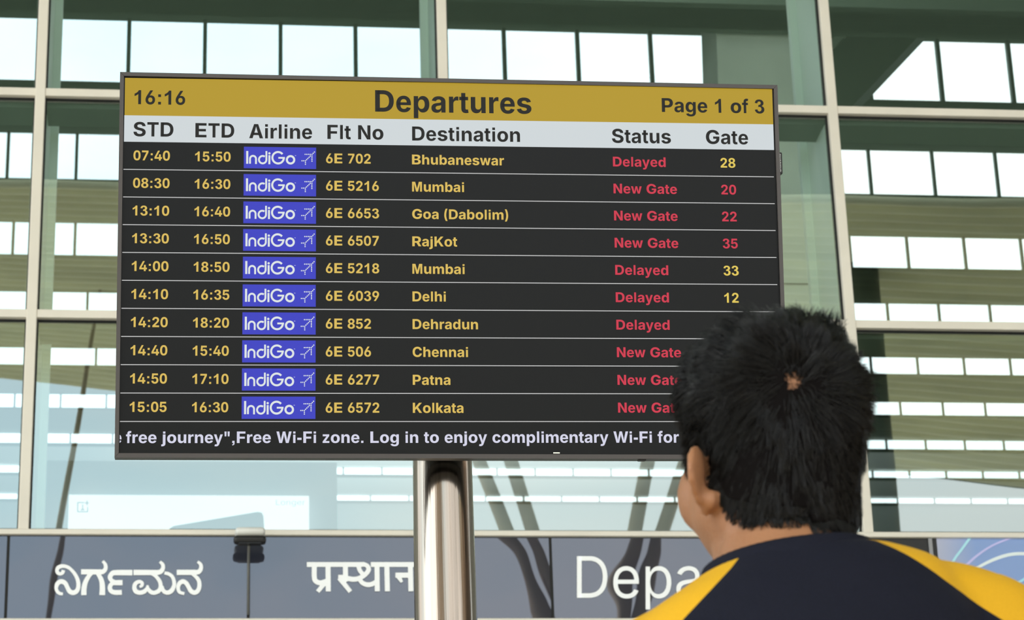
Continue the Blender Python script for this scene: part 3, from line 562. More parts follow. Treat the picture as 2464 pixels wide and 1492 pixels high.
# lamp on the ledge
p = at(601, 1288, FACADE - .16)
fl_ = empty('flood_light', (p.x, FACADE - .11, 4.983)); tag(fl_, 'small lamp with a white cover and black underside on the ledge above the joint', 'lamp')
put('cover', bx(-.078, .080, -.145, -.02, .004, .044, .018), mat('white_enamel', (.9, .89, .85), .35), fl_, True)
put('housing', bx(-.086, .086, -.115, -.045, -.034, .006, .016), M['black'], fl_)
put('lens', bx(-.06, .06, -.105, -.055, -.037, -.033, .001), mat('dark_lens', (.02, .02, .02), .1), fl_)
bm = bmesh.new(); ring_tube(bm, [(-.004, -.05, -.03), (-.004, .03, -.06), (-.004, .071, -.12), (-.004, .072, -.38)], [.007] * 4, 8); put('cable', bm, mat('grey_cable', (.16, .16, .15), .6), fl_, True)
bm = bmesh.new(); ring_tube(bm, [(-.06, -.06, .046), (-.02, -.06, .052), (.03, -.06, .05), (.065, -.06, .044)], [.006] * 4, 8); put('wire', bm, M['black'], fl_, True)
# ------------------------------------------------------------------ the departures display on its pole
TL = Vector((-.15583, 4.41548, 3.04823)); TX = Vector((.99997702, .00355218, .00577502)).normalized()
TZ = Vector((.000126, .19769786, -.980263)) * -1; TZ = (TZ - TX * TZ.dot(TX)).normalized(); TY = TZ.cross(TX)
W_, H_ = 1.232, .7134
tvm = Matrix((TX, TY, TZ)).transposed().to_4x4(); tvm.translation = TL + TX * (W_ / 2) - TZ * H_
tv = empty('departures_display'); tv.matrix_world = tvm
tag(tv, 'wide flat departures screen with a yellow title bar on a steel pole', 'screen')
def L(u, v, d=0.0):                                   # millimetres from the top left corner -> local metres
    return (u / 1000 - W_ / 2, d, H_ - v / 1000)
bez = mat('brown_grey_bezel', (.062, .053, .051), .42)
bm = bmesh.new()
def bar(bm, o0, o1, i0, i1, d0=-.002, d1=.032):
    a = [bm.verts.new(L(*p, d0)) for p in (o0, o1, i1, i0)]; b = [bm.verts.new(L(*p, d1)) for p in (o0, o1, i1, i0)]
    bm.faces.new(a); bm.faces.new(b[::-1])
    for i in range(4): j = (i + 1) % 4; bm.faces.new((a[i], b[i], b[j], a[j]))
bw = 7.2; g = .25
O = [(0, 0), (1232, 0), (1232, 713.4), (0, 713.4)]; I = [(bw, bw), (1232 - bw, bw), (1232 - bw, 713.4 - bw - .8), (bw, 713.4 - bw - .8)]
for i, nm in enumerate(['top', 'right', 'bottom', 'left']):
    j = (i + 1) % 4; sh = lambda p, q, k: (p[0] + (q[0] - p[0]) * k, p[1] + (q[1] - p[1]) * k)
    k = .3 / 1232
    b1 = bmesh.new(); bar(b1, sh(O[i], O[j], k), sh(O[j], O[i], k), sh(I[i], I[j], k), sh(I[j], I[i], k)); put('bezel', b1, bez, tv)
put('back_cover', bx(-W_ / 2 + .006, W_ / 2 - .006, .030, .058, .006, H_ - .006, .004), M['black'], tv)
scr = put('screen', bx(-W_ / 2 + .0068, W_ / 2 - .0068, .0035, .03, .0068, H_ - .0068), mat('black_lcd_glass', (.006, .0068, .0076), .3, spec=.16), tv)
SK = -.0040                                            # the picture sits a touch askew in its frame
def S(u, v, lift): return L(u, v + SK * u, .0035 - lift)
def ink(name, c, e, rough=.4): return mat(name, tuple(.004 for _ in c), rough, emit=c, strength=e, spec=.14)
YEL = ink('lit_yellow', (.455, .305, .024), 1); WHT = ink('lit_white', (.62, .67, .69), 1); DRK = ink('dim_print', (.014, .014, .013), 1)
AMB = ink('lit_amber', (.70, .49, .105), 1); RED = ink('lit_red', (.62, .040, .075), 1); GAT = ink('lit_pale_yellow', (.74, .56, .10), 1)
BLU = ink('lit_blue', (.045, .052, .53), 1); LIN = ink('lit_rule', (.58, .58, .58), 1); TCK = ink('lit_lilac_white', (.66, .66, .80), 1); LGW = ink('lit_logo_white', (.72, .77, .77), 1)
def rect(name, u0, v0, u1, v1, lift, m, parent=scr, label=None):
    bm = bmesh.new(); quad(bm, S(u0, v0, lift), S(u1, v0, lift), S(u1, v1, lift), S(u0, v1, lift))
    o = put(name, bm, m, parent)
    if label: o['label'] = label
    return o
rect('title_bar', 9.2, 9.6, 1222.6, 80.6, .0004, YEL, label='yellow bar across the top')
rect('heading_bar', 8.8, 80.6, 1222.6, 130.5, .0004, WHT, label='white bar of column headings')
def words_(name, s, u0, u1, v, cap, m, label=None):
    o = put(name, text_mesh(s, BOLD, lambda x, y: S(x, -y, .0008), u0, u1, -(v - SK * u0), cap), m, scr)
    if label: o['label'] = label
    return o
words_('clock_text', '16:16', 26.9, 119.3, 59.3, 26.6, DRK); words_('title_text', 'Departures', 469.4, 762.1, 65.1, 41.2, DRK); words_('page_text', 'Page 1 of 3', 1009.6, 1206.3, 55.6, 27, DRK)
for s, a, b, v in [('STD', 25.8, 98.4, 120), ('ETD', 138.4, 209.5, 120), ('Airline', 236.9, 352.5, 120), ('Flt No', 380.8, 484.6, 118.9), ('Destination', 537.9, 739.8, 119.2), ('Status', 913.4, 1025.5, 117.0), ('Gate', 1092.4, 1173.1, 116)]:
    words_('heading_text', s, a, b, v, 27.0, DRK)
FL = [('07:40', '15:50', '6E 702', 'Bhubaneswar', 'Delayed', '28'), ('08:30', '16:30', '6E 5216', 'Mumbai', 'New Gate', '20'), ('13:10', '16:40', '6E 6653', 'Goa (Dabolim)', 'New Gate', '22'),
      ('13:30', '16:50', '6E 6507', 'RajKot', 'New Gate', '35'), ('14:00', '18:50', '6E 5218', 'Mumbai', 'Delayed', '33'), ('14:10', '16:35', '6E 6039', 'Delhi', 'Delayed', '12'),
      ('14:20', '18:20', '6E 852', 'Dehradun', 'Delayed', ''), ('14:40', '15:40', '6E 506', 'Chennai', 'New Gate', ''), ('14:50', '17:10', '6E 6277', 'Patna', 'New Gate', ''), ('15:05', '16:30', '6E 6572', 'Kolkata', 'New Gate', '')]
def adv(s): lo, hi = text_extent(s, BOLD); return hi - lo
def logo_strokes():
    def arc(cx, cy, r, a0, a1, w, n=40): return [(cx + r * math.cos(math.radians(a0 + (a1 - a0) * i / n)), cy - r * math.sin(math.radians(a0 + (a1 - a0) * i / n)), w) for i in range(n + 1)]
    st = [[(281, 116, 62), (281, 460, 62)],
          [(357, 458, 54), (357, 330, 54)] + arc(437, 325, 80, 180, 0, 55, 24) + [(517, 330, 54), (517, 464, 54)],
          arc(697, 345, 100, 55, 360, 55) + [(797, 300, 54), (797, 112, 54)],
          [(877, 222, 58), (877, 465, 58)], arc(877, 172, 16.5, 0, 380, 33, 16),
          arc(1112, 288, 154, 40, 352, 60) , [(1118, 290, 52), (1297, 290, 52)],
          arc(1448, 340, 99, 0, 362, 62), [(1563, 222, 11), (1598, 226, 11)]]
    for x, y in [(2093,305),(2060,340),(2027,370),(1981,370),(1935,368),(1888,368),(1842,367),(2027,417),(2027,463),(2027,508),(2027,553),(1981,415),(1949,448),(1915,479),(1882,511),(1850,543),(1803,541),(1757,541),(1850,588),(1850,635)]:
        st.append(arc(x, y - 150 - (x - 190) * .018, 9, 0, 380, 18, 12))
    return [(s, 0) for s in st]
LG = logo_strokes()
for r, (a, b, fn, de, stt, gt) in enumerate(FL):
    dy = 51.667 * r; du = -.16 * r
    red = stt == 'New Gate'
    words_('departure_time_text', a, 26.3 + du * .5, 92.6 + du * .9, 165.2 + dy, 18.5, AMB); words_('estimated_time_text', b, 138.3 + du, 203.2 + du, 165.2 + dy, 18.4, AMB)
    k = .1498
    words_('flight_number_text', fn, 378.3 + du * .6, 378.3 + du * .6 + adv(fn) * 97.4 / adv('6E 6572'), 165 + dy, 18.6, AMB)
    words_('destination_text', de, 537.4 + du, 537.4 + du + adv(de) * 171.7 / adv('Bhubaneswar'), 164.6 + dy, 18.6, AMB)
    words_('status_text', stt, 914.3, 914.3 + adv(stt) * 100 / adv('Delayed'), 162.4 + dy, 18.6, RED, 'red word')
    if gt: words_('gate_text', gt, 1118.9, 1118.9 + 28.5 * adv(gt) / adv('28'), 161.4 + dy, 18.6, RED if red else GAT)
    o = rect('airline_logo', 227.3 + du, 137.1 + dy, 360.1 + du * .8, 177.8 + dy, .0005, BLU, label='blue rectangle with a white airline mark')
    s_ = (132.8) / 1950
    me = stroke_mesh(LG, lambda x, y, lift=0: S(227.3 + du + (x - 190) * s_, 137.1 + dy + y * 40.7 / 580, .0009))
    o.data.materials.append(LGW)
    bm = bmesh.new(); bm.from_mesh(o.data); n0 = len(bm.faces); bm.from_mesh(me); bm.faces.ensure_lookup_table()
    for f in bm.faces[n0:]: f.material_index = 1
    bm.to_mesh(o.data); bm.free()
    rect('row_rule', 8.6, 181.8 + dy, 1220.5, 183.3 + dy, .0005, LIN)
words_('ticker_text', 'free journey",Free Wi-Fi zone. Log in to enjoy complimentary Wi-Fi for', 19.6, 1026.5, 686.7, 20.9, TCK, 'running line of white text')
# the tail of an e just leaving the left edge, cut by the frame
def e_tail(x, y): return S(x, -y, .0008)
me = text_mesh('e', BOLD, lambda x, y: S(max(x, 8.6), -y, .0008), -1.0, 11.6, -686.7, 20.9); put('ticker_text', me, TCK, scr)
# maker's tag at the right edge, sensor bump and sticker at the lower edge
tg = put('brand_tag', bx(W_ / 2 - .012, W_ / 2 + .0068, .006, .02, H_ - .171, H_ - .1285, .0022), M['black'], tv); tg['label'] = 'black tag with the maker name on the right edge'
def tagp(x, y): return (W_ / 2 + .0034 - y / 1000, .0054, H_ - .167 + x / 1000)
put('tag_lettering', text_mesh('SAMSUNG', BOLD, tagp, 0, 35, 0, 6.2), mat('silver_print', (.75, .75, .75), .4), tg)
put('sensor', bx(.335, .349, .004, .02, -.0025, .0015, .001), M['black'], tv)
put('sticker', bx(.176, .188, -.0034, -.0022, .0092, .0115), mat('white_paper', (.85, .85, .8), .6), tv)

pz = (.0545 * 1.015)
pole = empty('support_pole', (.4478, 4.677, 0)); tag(pole, 'round brushed steel pole standing under the departures screen', 'pole')
st = M['steel']; t = st.node_tree; b_ = t.nodes['Principled BSDF']
vary(st, 90, .28, 4, stretch=(1, 1, .004)); b_.inputs['Anisotropic'].default_value = .5; b_.inputs['Roughness'].default_value = .16
tcx = t.nodes.new('ShaderNodeTexCoord'); mpx = t.nodes.new('ShaderNodeMapping'); mpx.inputs['Scale'].default_value = (1, 1, .008)
nzx = t.nodes.new('ShaderNodeTexNoise'); nzx.inputs['Scale'].default_value = 260; nzx.inputs['Detail'].default_value = 3; bpx = t.nodes.new('ShaderNodeBump'); bpx.inputs['Distance'].default_value = .00035; bpx.inputs['Strength'].default_value = .8
t.links.new(tcx.outputs['Object'], mpx.inputs[0]); t.links.new(mpx.outputs[0], nzx.inputs['Vector']); t.links.new(nzx.outputs['Fac'], bpx.inputs['Height']); t.links.new(bpx.outputs['Normal'], b_.inputs['Normal'])
bm = bmesh.new(); ring_tube(bm, [(0, 0, 0), (0, 0, .4), (0, 0, 1.6), (0, 0, 2.36), (0, 0, 2.62)], [.068, .067, .0605, .0553, .0545], 64); put('shaft', bm, st, pole, True)
bm = bmesh.new(); ring_tube(bm, [(0, 0, 0), (0, 0, .012), (0, 0, .014)], [.16, .16, .15], 40); put('floor_flange', bm, M['steel'], pole)
for k in range(4):
    bm = bmesh.new(); ring_tube(bm, [(.125 * math.cos(k * 1.571 + .78), .125 * math.sin(k * 1.571 + .78), .012), (.125 * math.cos(k * 1.571 + .78), .125 * math.sin(k * 1.571 + .78), .026)], [.012, .012], 6); put('bolt', bm, M['black'], pole)
put('mounting_plate', bx(-.15, .15, -.062, -.052, 2.5, 2.62, .002), M['black'], pole)
# ------------------------------------------------------------------ the man looking up at the display
rng = np.random.default_rng(7)
HC = Vector((.513, 2.234, 1.559))                       # middle of the head
BYAW = math.radians(2); HYAW = math.radians(12); HPITCH = math.radians(15); HROLL = math.radians(0)
fwd = Vector((-math.sin(BYAW), math.cos(BYAW), 0)); rgt = Vector((math.cos(BYAW), math.sin(BYAW), 0))
PO = HC + fwd * .016 + rgt * .001; PO.z = 0
BM_ = Matrix.Translation(PO) @ Matrix.Rotation(BYAW, 4, 'Z') @ Matrix.Diagonal((.99, 1, 1.0015, 1))
ROLL = math.tan(math.radians(9.5))
def lean(vs):
    """he stands with the right shoulder raised"""
    for v in vs:
        p = v.co; w_ = min(max((p.z - .95) / .35, 0), 1) * (1 - min(max((p.z - 1.445) / .05, 0), 1)); p.z += (ROLL if p.x < 0 else ROLL * 1.38) * p.x * w_
HM = Matrix.Translation(HC) @ Matrix.Rotation(HYAW, 4, 'Z') @ Matrix.Rotation(HPITCH, 4, 'X') @ Matrix.Rotation(HROLL, 4, 'Y') @ Matrix.Diagonal((.95, .93, 1.03, 1))
HB = BM_.inverted() @ HM                                 # head axes -> body axes

def loft(bm, rings, n=40, power=2.0, caps=True):
    """rings: (z, half width, front reach, back reach, y centre)"""
    R = []
    for z, a, f, b, yc in rings:
        row = []
        for k in range(n):
            t = 2 * math.pi * k / n; c, s = math.cos(t), math.sin(t)
            x = a * math.copysign(abs(c) ** (2 / power), c); y = (f if s > 0 else b) * math.copysign(abs(s) ** (2 / power), s)
            row.append(bm.verts.new((x, yc + y, z)))
        R.append(row)
    for q, r in zip(R, R[1:]):
        for k in range(n): bm.faces.new((q[k], q[(k + 1) % n], r[(k + 1) % n], r[k]))
    if caps: bm.faces.new(R[0][::-1]); bm.faces.new(R[-1])
    return bm
def dense(rings, n=4): return [tuple(p) for p in catmull(rings, n)]
def blob(bm, loc, r, rot=None):
    m = Matrix.Translation(loc) @ (rot.to_4x4() if rot else Matrix()) @ Matrix.Diagonal((*r, 1)); bmesh.ops.create_uvsphere(bm, u_segments=20, v_segments=12, radius=1, matrix=m)
HEAD = [(-.097, .012, .062, -.030, 0), (-.094, .028, .074, .000, 0), (-.085, .043, .081, .055, 0), (-.071, .059, .0855, .083, 0), (-.053, .0710, .0895, .090, 0), (-.030, .0730, .0925, .094, 0), (0, .0735, .092, .095, 0),
        (.030, .0735, .0945, .098, 0), (.060, .0712, .091, .096, 0), (.085, .0645, .080, .087, 0), (.103, .052, .062, .070, 0), (.115, .034, .040, .048, 0), (.121, .012, .014, .02, 0)]
def head_into(bm):
    b = bmesh.new(); loft(b, dense(HEAD, 4), 56, 2.15)
    ring_tube(b, [(0, .086, .020), (0, .101, .002), (0, .117, -.020), (0, .113, -.031), (0, .093, -.036)], [.008, .0105, .0135, .013, .008], 14)   # nose
    for s in (-1, 1):
        blob(b, (s * .012, .103, -.030), (.009, .010, .008)); blob(b, (s * .031, .084, .022), (.020, .010, .007)); blob(b, (s * (.047 if s < 0 else .038), .050, -.030), (.027, .032, .034))
    blob(b, (0, .092, -.050), (.024, .009, .0058)); blob(b, (0, .089, -.060), (.021, .009, .0065)); blob(b, (0, .080, -.090), (.020, .013, .012))
    for s in (-1, 1):                                       # ears: rim, bowl, lobe
        out = lambda y, z, o: (s * (.0725 + o), y, z)
        E = lambda y, z, o: out(y * .74 - .028, z * .68 - .022, o * 1.35 if s < 0 else o * .3 - .014)
        rim = [E(-.004, -.034, .004), E(-.016, -.026, .013), E(-.026, -.006, .020), E(-.028, .014, .023), E(-.017, .032, .019), E(0, .036, .012), E(.010, .024, .006), E(.011, .008, .003)]
        ring_tube(b, catmull(rim, 4), [.0048] * 29, 10)
        blob(b, E(-.010, .002, .012), (.0042, .017, .022), Matrix.Rotation(s * .68, 3, 'Z')); blob(b, E(-.002, -.035, .005), (.0052, .008, .009)); blob(b, E(-.018, -.024, .004), (.005, .008, .010))
    b.transform(HB); me = bpy.data.meshes.new('t'); b.to_mesh(me); b.free(); bm.from_mesh(me); bpy.data.meshes.remove(me)
def evaluated(bm, voxel, smooth=4, factor=.5):
    me = bpy.data.meshes.new('t'); bmesh.ops.recalc_face_normals(bm, faces=bm.faces[:]); bm.to_mesh(me); bm.free()
    o = bpy.data.objects.new('t', me); C.objects.link(o)
    r = o.modifiers.new('r', 'REMESH'); r.mode = 'VOXEL'; r.voxel_size = voxel; r.use_smooth_shade = True
    if smooth:
        s = o.modifiers.new('s', 'SMOOTH'); s.iterations = smooth; s.factor = factor
    out = bpy.data.meshes.new_from_object(o.evaluated_get(bpy.context.evaluated_depsgraph_get()))
    bpy.data.objects.remove(o); bpy.data.meshes.remove(me); return out
hb = lambda p: HB @ Vector(p)
# body: head, neck, trunk, arms with hands, legs, one surface
bm = bmesh.new(); head_into(bm)
ring_tube(bm, [(0, -.03, 1.33), (0, -.032, 1.40), (0, -.032, 1.432), (.001, -.033, 1.447), (.002, -.030, 1.458), hb((.006, -.020, -.085)), hb((.003, -.008, -.04))], [(.10, .08), (.074, .068), (.068, .065), (.0675, .0645), (.0655, .062), (.0645, .061), (.058, .056)], 32, up=(0, 1, 0))
loft(bm, dense([(.86, .150, .105, .115, 0), (.95, .155, .105, .11, 0), (1.05, .148, .10, .10, 0), (1.18, .160, .108, .11, 0), (1.28, .172, .105, .11, -.01), (1.36, .150, .085, .09, -.02), (1.41, .095, .065, .066, -.03), (1.43, .06, .05, .05, -.03)], 3), 36)
for s in (-1, 1):
    ring_tube(bm, catmull([(s * .135, -.02, 1.372), (s * .178, -.018, 1.35), (s * .205, -.012, 1.28), (s * .222, -.008, 1.15), (s * .232, .005, 1.07), (s * .238, .035, .95), (s * .236, .06, .845), (s * .232, .07, .81)], 3), [v[0] for v in catmull([(.052,), (.055,), (.050,), (.044,), (.041,), (.036,), (.027,), (.026,)], 3)], 18, up=(0, 1, 0))
    blob(bm, (s * .230, .085, .765), (.017, .040, .052)); blob(bm, (s * .229, .092, .735), (.014, .037, .025))
    for q, (dy, ln) in enumerate([(.030, .068), (.010, .078), (-.010, .073), (-.029, .058)]):
        ring_tube(bm, [(s * .229, .093 + dy, .735), (s * .226, .096 + dy, .72 - ln * .45), (s * .216, .096 + dy * .95, .72 - ln * .8), (s * .205, .094 + dy * .9, .72 - ln)], [.0092, .0088, .008, .0066], 10, up=(0, 1, 0))
    ring_tube(bm, [(s * .226, .112, .785), (s * .218, .135, .755), (s * .212, .142, .728), (s * .206, .140, .705)], [.012, .0105, .0095, .0075], 10, up=(1, 0, 0))
    ring_tube(bm, catmull([(s * .082, 0, .90), (s * .088, .005, .78), (s * .092, .01, .50), (s * .094, -.008, .33), (s * .096, -.012, .12), (s * .097, -.01, .07)], 3), [v[0] for v in catmull([(.095,), (.085,), (.058,), (.056,), (.038,), (.04,)], 3)], 20, up=(0, 1, 0))
    ring_tube(bm, [(s * .097, -.055, .04), (s * .098, 0, .05), (s * .102, .08, .035), (s * .106, .15, .025), (s * .107, .185, .02)], [(.03, .03), (.038, .04), (.042, .028), (.044, .02), (.025, .012)], 16)
skin = mat('brown_skin', (.36, .165, .080), .5, spec=.4); b_ = skin.node_tree.nodes['Principled BSDF']
b_.inputs['Subsurface Weight'].default_value = .12; b_.inputs['Subsurface Radius'].default_value = (.012, .005, .003); b_.inputs['Subsurface Scale'].default_value = .6
vary(skin, 28, .06, 4, bump=.0006, bump_scale=260)
me = evaluated(bm, .0040, 5); lean(me.vertices); me.transform(BM_)
pm = Matrix.Translation(PO); me.transform(pm.inverted())
person = put('person', me, skin, None, True); person.location = PO
tag(person, 'man with short black hair seen from behind, navy and yellow shirt, facing the screen', 'person')
PI_ = pm.inverted()
def wear(name, me, m, label=None, parent=person, smooth=True):
    me.transform(PI_); o = put(name, me, m, parent, smooth)
    if label: o['label'] = label
    return o
def tomesh(bm): me = bpy.data.meshes.new('t'); bmesh.ops.recalc_face_normals(bm, faces=bm.faces[:]); bm.to_mesh(me); bm.free(); return me
# shirt
navy = vary(mat('navy_knit', (.0078, .0088, .0185), .85, spec=.2), 900, .25, bump=.0004, bump_scale=1400)
yel = vary(mat('mustard_knit', (.74, .40, .018), .8, spec=.2), 900, .06, bump=.0003, bump_scale=1400)
bm = bmesh.new()
loft(bm, dense([(.88, .178, .128, .130, 0), (1.0, .172, .126, .120, 0), (1.12, .174, .126, .122, 0), (1.22, .186, .126, .128, -.005), (1.30, .190, .118, .128, -.012), (1.355, .186, .104, .118, -.022), (1.395, .160, .092, .106, -.028), (1.425, .138, .080, .092, -.032), (1.447, .094, .070, .077, -.034), (1.455, .074, .066, .072, -.034)], 4), 48, 2.2)
for s in (-1, 1):
    ring_tube(bm, catmull([(s * .085, -.028, 1.390), (s * .14, -.026, 1.362), (s * .187, -.022, 1.324), (s * .212, -.016, 1.27), (s * .226, -.01, 1.18), (s * .232, 0, 1.10)], 4), [v[0] for v in catmull([(.055,), (.064,), (.068,), (.067,), (.066,), (.068,)], 4)], 26, up=(0, 1, 0))
me = evaluated(bm, .0045, 14)
bm = bmesh.new(); bm.from_mesh(me); bpy.data.meshes.remove(me)
for v in bm.verts:                                          # soft folds
    p = v.co; v.co += v.normal * (.0016 * math.sin(p.z * 70 + p.x * 25) * math.sin(p.x * 31 + 1.3) * (1 if p.z < 1.40 else .4))
SEAM = []
for s in (-1, 1):
    pa = Vector((s * .064, -.10, 1.446)); na = Vector((s * .066, -.004, .078)).normalized()
    pb = Vector((s * .212, -.05, 1.27)); nb = Vector((s * .90, -.05, .30)).normalized(); SEAM.append((s, pa, na, pb, nb))
    for p, nn in ((pa, na), (pb, nb)):
        bmesh.ops.bisect_plane(bm, geom=[f for f in bm.faces if f.calc_center_median().x * s > .03] + [e for e in bm.edges if e.verts[0].co.x * s > .02 or e.verts[1].co.x * s > .02] + [v for v in bm.verts if v.co.x * s > .02], plane_co=p, plane_no=nn)
def is_sleeve(c):
    for s, pa, na, pb, nb in SEAM:
        if c.x * s > .02 and ((c - pa).dot(na) > 0 or (c - pb).dot(nb) > 0): return s
    return 0
def keep(test):
    b = bm.copy(); bmesh.ops.delete(b, geom=[f for f in b.faces if not test(f.calc_center_median())], context='FACES'); m_ = bpy.data.meshes.new('t'); b.to_mesh(m_); b.free(); lean(m_.vertices); m_.transform(BM_); return m_
shirt = wear('shirt', keep(lambda c: is_sleeve(c) == 0), navy, 'navy shirt back with yellow raglan shoulders')
for s in (-1, 1): wear('sleeve', keep(lambda c: is_sleeve(c) == s), yel, 'yellow raglan sleeve', shirt)
bm.free()
# ribbed collar round the neck
bm = bmesh.new(); nC = 120; ringsC = []
for k in range(nC):
    t = 2 * math.pi * k / nC; c, s_ = math.cos(t), math.sin(t); drop = .022 * max(0, s_)
    out = []
    for rr, zz in [(.0745, 1.436), (.0765, 1.447), (.0735, 1.459), (.0705, 1.4615), (.0675, 1.456), (.068, 1.436)]:
        rr += .0007 * (1 if k % 2 else 0)
        out.append(bm.verts.new((rr * 1.04 * c, -.034 + (rr if s_ > 0 else rr * 1.0) * s_, zz - drop)))
    ringsC.append(out)
for k in range(nC):
    q, r = ringsC[k], ringsC[(k + 1) % nC]
    for i in range(6): bm.faces.new((q[i], q[(i + 1) % 6], r[(i + 1) % 6], r[i]))
me = tomesh(bm); lean(me.vertices); me.transform(BM_); wear('collar', me, navy, None, shirt)
# trousers and shoes
bm = bmesh.new()
loft(bm, dense([(.82, .160, .118, .128, 0), (.90, .166, .118, .124, 0), (.98, .160, .114, .116, 0)], 3), 36)
for s in (-1, 1): ring_tube(bm, [(s * .082, 0, .90), (s * .09, .005, .78), (s * .094, .01, .50), (s * .097, -.008, .30), (s * .098, -.012, .07)], [.105, .098, .076, .070, .066], 22, up=(0, 1, 0))
me = evaluated(bm, .008, 6); me.transform(BM_); wear('trousers', me, vary(mat('dark_trousers', (.03, .03, .035), .8), 300, .2))
for s in (-1, 1):
    bm = bmesh.new(); ring_tube(bm, [(s * .097, -.085, .045), (s * .098, -.05, .052), (s * .098, .0, .056), (s * .102, .08, .045), (s * .106, .16, .036), (s * .107, .205, .03)], [(.028, .03), (.041, .045), (.045, .05), (.05, .042), (.05, .033), (.03, .022)], 20)
    for v in bm.verts: v.co.z = max(v.co.z, .004)
    me = tomesh(bm); me.transform(BM_); wear('shoe', me, mat('black_leather', (.02, .02, .02), .4))
# eyes and brows
for s in (-1, 1):
    bm = bmesh.new(); blob(bm, (s * .031, .0855, .004), (.0125, .0085, .0075)); me = tomesh(bm); me.transform(HM); e_ = wear('eye', me, mat('eye_white', (.8, .78, .74), .2))
    bm = bmesh.new(); blob(bm, (s * .031, .0915, .004), (.0055, .0035, .0055)); me = tomesh(bm); me.transform(HM); wear('iris', me, M['black'], None, e_)

# hair: a cap on the skull and tapering strands combed away from the crown
hairm = mat('black_hair', (.0040, .0033, .0030), .26, spec=.36)
HZ = np.array([r[0] for r in dense(HEAD, 4)]); HA = np.array([r[1] for r in dense(HEAD, 4)]); HF = np.array([r[2] for r in dense(HEAD, 4)]); HBk = np.array([r[3] for r in dense(HEAD, 4)])
HA = np.where(HZ < -.05, np.maximum(HA, .064), HA); HBk = np.where(HZ < -.05, np.maximum(HBk, .0965), HBk)   # below the skull the hair sits on the neck
def skull(az, z):
    """point on the skull: az measured from the right ear towards the face"""
    z = np.clip(z, HZ[0], HZ[-1]); a = np.interp(z, HZ, HA); f = np.interp(z, HZ, HF); b = np.interp(z, HZ, HBk)
    c, s = np.cos(az), np.sin(az); pw = 2 / 2.15
    return np.stack([a * np.sign(c) * np.abs(c) ** pw, np.where(s > 0, f, b) * np.sign(s) * np.abs(s) ** pw, z], -1)
def skull_n(az, z):
    e = 1e-3; du = skull(az + e, z) - skull(az - e, z); dv = skull(az, z + e) - skull(az, z - e)
    n = np.cross(du, dv); return n / np.maximum(np.linalg.norm(n, axis=-1, keepdims=True), 1e-9)
def hairline(az):
    """lowest z that carries hair"""
    s = np.sin(az); c = np.abs(np.cos(az))
    back = -.083 + .010 * np.cos(az * 2) * 0
    lo = np.where(np.cos(az) > 0, np.clip((s + .1) / -.3, 0, 1) * .012 + .034 * np.exp(-((s + .05) / .22) ** 2), 0)
    z = np.interp(s, [-1, -.80, -.52, -.36, -.20, -.08, .06, .18, .34, .42, .62, .8, 1], [-.046, -.045, -.040, -.022, .002, .014, .016, .006, -.008, .045, .062, .068, .070]) - lo
    return z
WZ, WAZ = .063, math.radians(-106)                           # the crown
crown = skull(np.array(WAZ), np.array(WZ))
NS = 58000
u = rng.random(NS * 3); az = rng.uniform(-math.pi, math.pi, NS * 3); z = -.106 + .2275 * u
hl0 = hairline(az); ok = (z > hl0 - .003 + rng.normal(0, .002, NS * 3)) | ((z > hl0 - .018) & (rng.random(NS * 3) < .22) & (np.sin(az) < -.15))
wgt = np.interp(z, HZ, HA) / .076; ok &= rng.random(NS * 3) < np.maximum(wgt, .25)
az, z = az[ok][:NS], z[ok][:NS]; P0 = skull(az, z); N0 = skull_n(az, z)
out = P0 - crown; dcr = np.linalg.norm(out, axis=-1)
keepm = rng.random(len(az)) < np.clip((dcr - .002) / .018, .70, 1); az, z, P0, N0, out, dcr = [q[keepm] for q in (az, z, P0, N0, out, dcr)]
tang = out - (out * N0).sum(-1, keepdims=True) * N0; tang /= np.maximum(np.linalg.norm(tang, axis=-1, keepdims=True), 1e-6)
swirl = np.cross(N0, tang)
tuft = np.stack([np.sin(P0 @ np.array([90., 40, 70]) + 1.7 * np.sin(P0 @ np.array([50., -80, 35]))), np.sin(P0 @ np.array([-60., 95, 60]) + 2)], -1)
n = len(az); down = np.array([0, 0, -1.0])
side = np.clip((.06 - z) / .10, 0, 1)[:, None]
tang = tang + rng.normal(0, 1, (n, 3)) * (1.1 * np.exp(-dcr / .007))[:, None]
dirn = tang + swirl * (.42 * np.exp(-dcr / .05)[:, None] + .22 * tuft[:, :1]) + down * .35 * side + rng.normal(0, .16, (n, 3))
dirn /= np.linalg.norm(dirn, axis=-1, keepdims=True)
front = np.clip((P0[:, 1] - .0) / .08, 0, 1)
hl1 = hairline(az); length = np.interp(z - hl1, [-.02, -.004, .004, .02], [.35, .5, .85, 1]) * np.interp(z, [-.10, -.08, -.05, .0, .06, .12], [.010, .017, .024, .026, .034, .042]) * (1 + .18 * tuft[:, 1]) * rng.uniform(.72, 1.12, n) * (1 + .60 * front * (z > .025))
lift = np.interp(z, [-.10, -.06, .0, .06, .12], [.26, .38, .28, .36, .54]) + np.where((P0[:, 0] > 0) & (z < .02), .22, 0) + .26 * tuft[:, 0] + rng.normal(0, .12, n) + .50 * front * (z > .025)
lift = np.maximum(lift, .14)
SEG = 5; pts = np.zeros((n, SEG + 1, 3)); pts[:, 0] = P0 - N0 * .001; d = N0 * lift[:, None] + dirn; d /= np.linalg.norm(d, axis=-1, keepdims=True)
for k in range(SEG):
    step = length[:, None] / SEG; pts[:, k + 1] = pts[:, k] + d * step
    d = d - N0 * .15 * lift[:, None] + dirn * .06 + down * (.05 + .10 * side) + rng.normal(0, .03, (n, 3)); d /= np.linalg.norm(d, axis=-1, keepdims=True)
guides = rng.choice(n, 2200, replace=False)             # locks: neighbours lean together towards their tips
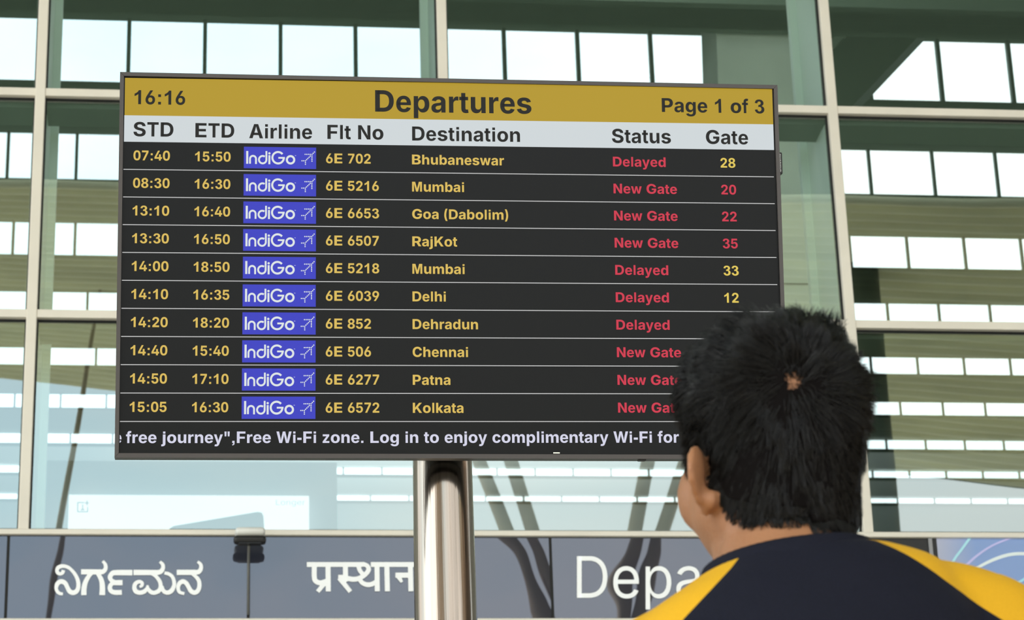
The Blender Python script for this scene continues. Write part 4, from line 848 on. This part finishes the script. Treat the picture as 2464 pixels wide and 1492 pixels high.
for i0 in range(0, n, 4000):
    dd = ((P0[i0:i0 + 4000, None, :] - P0[guides][None]) ** 2).sum(-1); gi = guides[dd.argmin(1)]
    for kk in range(1, SEG + 1):
        cc = .62 * (kk / SEG) ** 1.3; pts[i0:i0 + 4000, kk] = pts[i0:i0 + 4000, kk] * (1 - cc) + pts[gi, kk] * cc
rad = np.array([.00030, .00034, .00032, .00027, .00018, .00005])
tan_ = np.gradient(pts, axis=1); tan_ /= np.maximum(np.linalg.norm(tan_, axis=-1, keepdims=True), 1e-9)
aa = np.cross(tan_, N0[:, None, :]); aa /= np.maximum(np.linalg.norm(aa, axis=-1, keepdims=True), 1e-9); bb_ = np.cross(aa, tan_)
V = []
for k in range(3):
    t = 2 * math.pi * k / 3; V.append(pts + (aa * math.cos(t) + bb_ * math.sin(t)) * rad[None, :, None] * rng.uniform(.8, 1.3, (n, 1, 1)) * 1.0)
V = np.stack(V, 2).reshape(-1, 3)                           # strand, segment, corner
idx = np.arange(n)[:, None, None] * (SEG + 1) * 3 + np.arange(SEG)[None, :, None] * 3
k = np.arange(3)[None, None, :]; k2 = (k + 1) % 3
F = np.stack([idx + k, idx + k2, idx + 3 + k2, idx + 3 + k], -1).reshape(-1, 4)
# cap that keeps the skull dark below the strands
ca, cz = 160, 110; AZ = np.linspace(-math.pi, math.pi, ca, endpoint=False); capv = []
hl = hairline(AZ)
for j in range(cz + 1):
    zz = hl + .002 + (.1205 - hl - .002) * (j / cz); pj = skull(AZ, zz); capv.append(pj + skull_n(AZ, np.minimum(zz, .118)) * (.0035 if j else -.002))
capv = np.array(capv).reshape(-1, 3); keepdist = None
cf = [(j * ca + i, j * ca + (i + 1) % ca, (j + 1) * ca + (i + 1) % ca, (j + 1) * ca + i) for j in range(cz) for i in range(ca)]
cf = [f for f in cf if np.linalg.norm(capv[list(f)].mean(0) - crown) > .0085 + .0012 * math.sin(5 * math.atan2(capv[f[0]][2] - crown[2], capv[f[0]][0] - crown[0]))]
base = len(V); V = np.vstack([V, capv]); F = np.vstack([F, np.array(cf) + base])
me = bpy.data.meshes.new('hair'); me.vertices.add(len(V)); me.vertices.foreach_set('co', V.ravel())
me.loops.add(F.size); me.loops.foreach_set('vertex_index', F.ravel().astype(np.int32)); me.polygons.add(len(F)); me.polygons.foreach_set('loop_start', np.arange(0, F.size, 4, dtype=np.int32))
me.polygons.foreach_set('use_smooth', np.ones(len(F), bool)); me.update(calc_edges=True)
me.transform(HM); me.materials.append(hairm); hr = wear('hair', me, mat('black_hair_root', (.006, .005, .005), .9, spec=.05), 'short black hair with a small bare crown')
mi = np.zeros(len(F), np.int32); mi[len(F) - len(cf):] = 1; hr.data.polygons.foreach_set('material_index', mi)
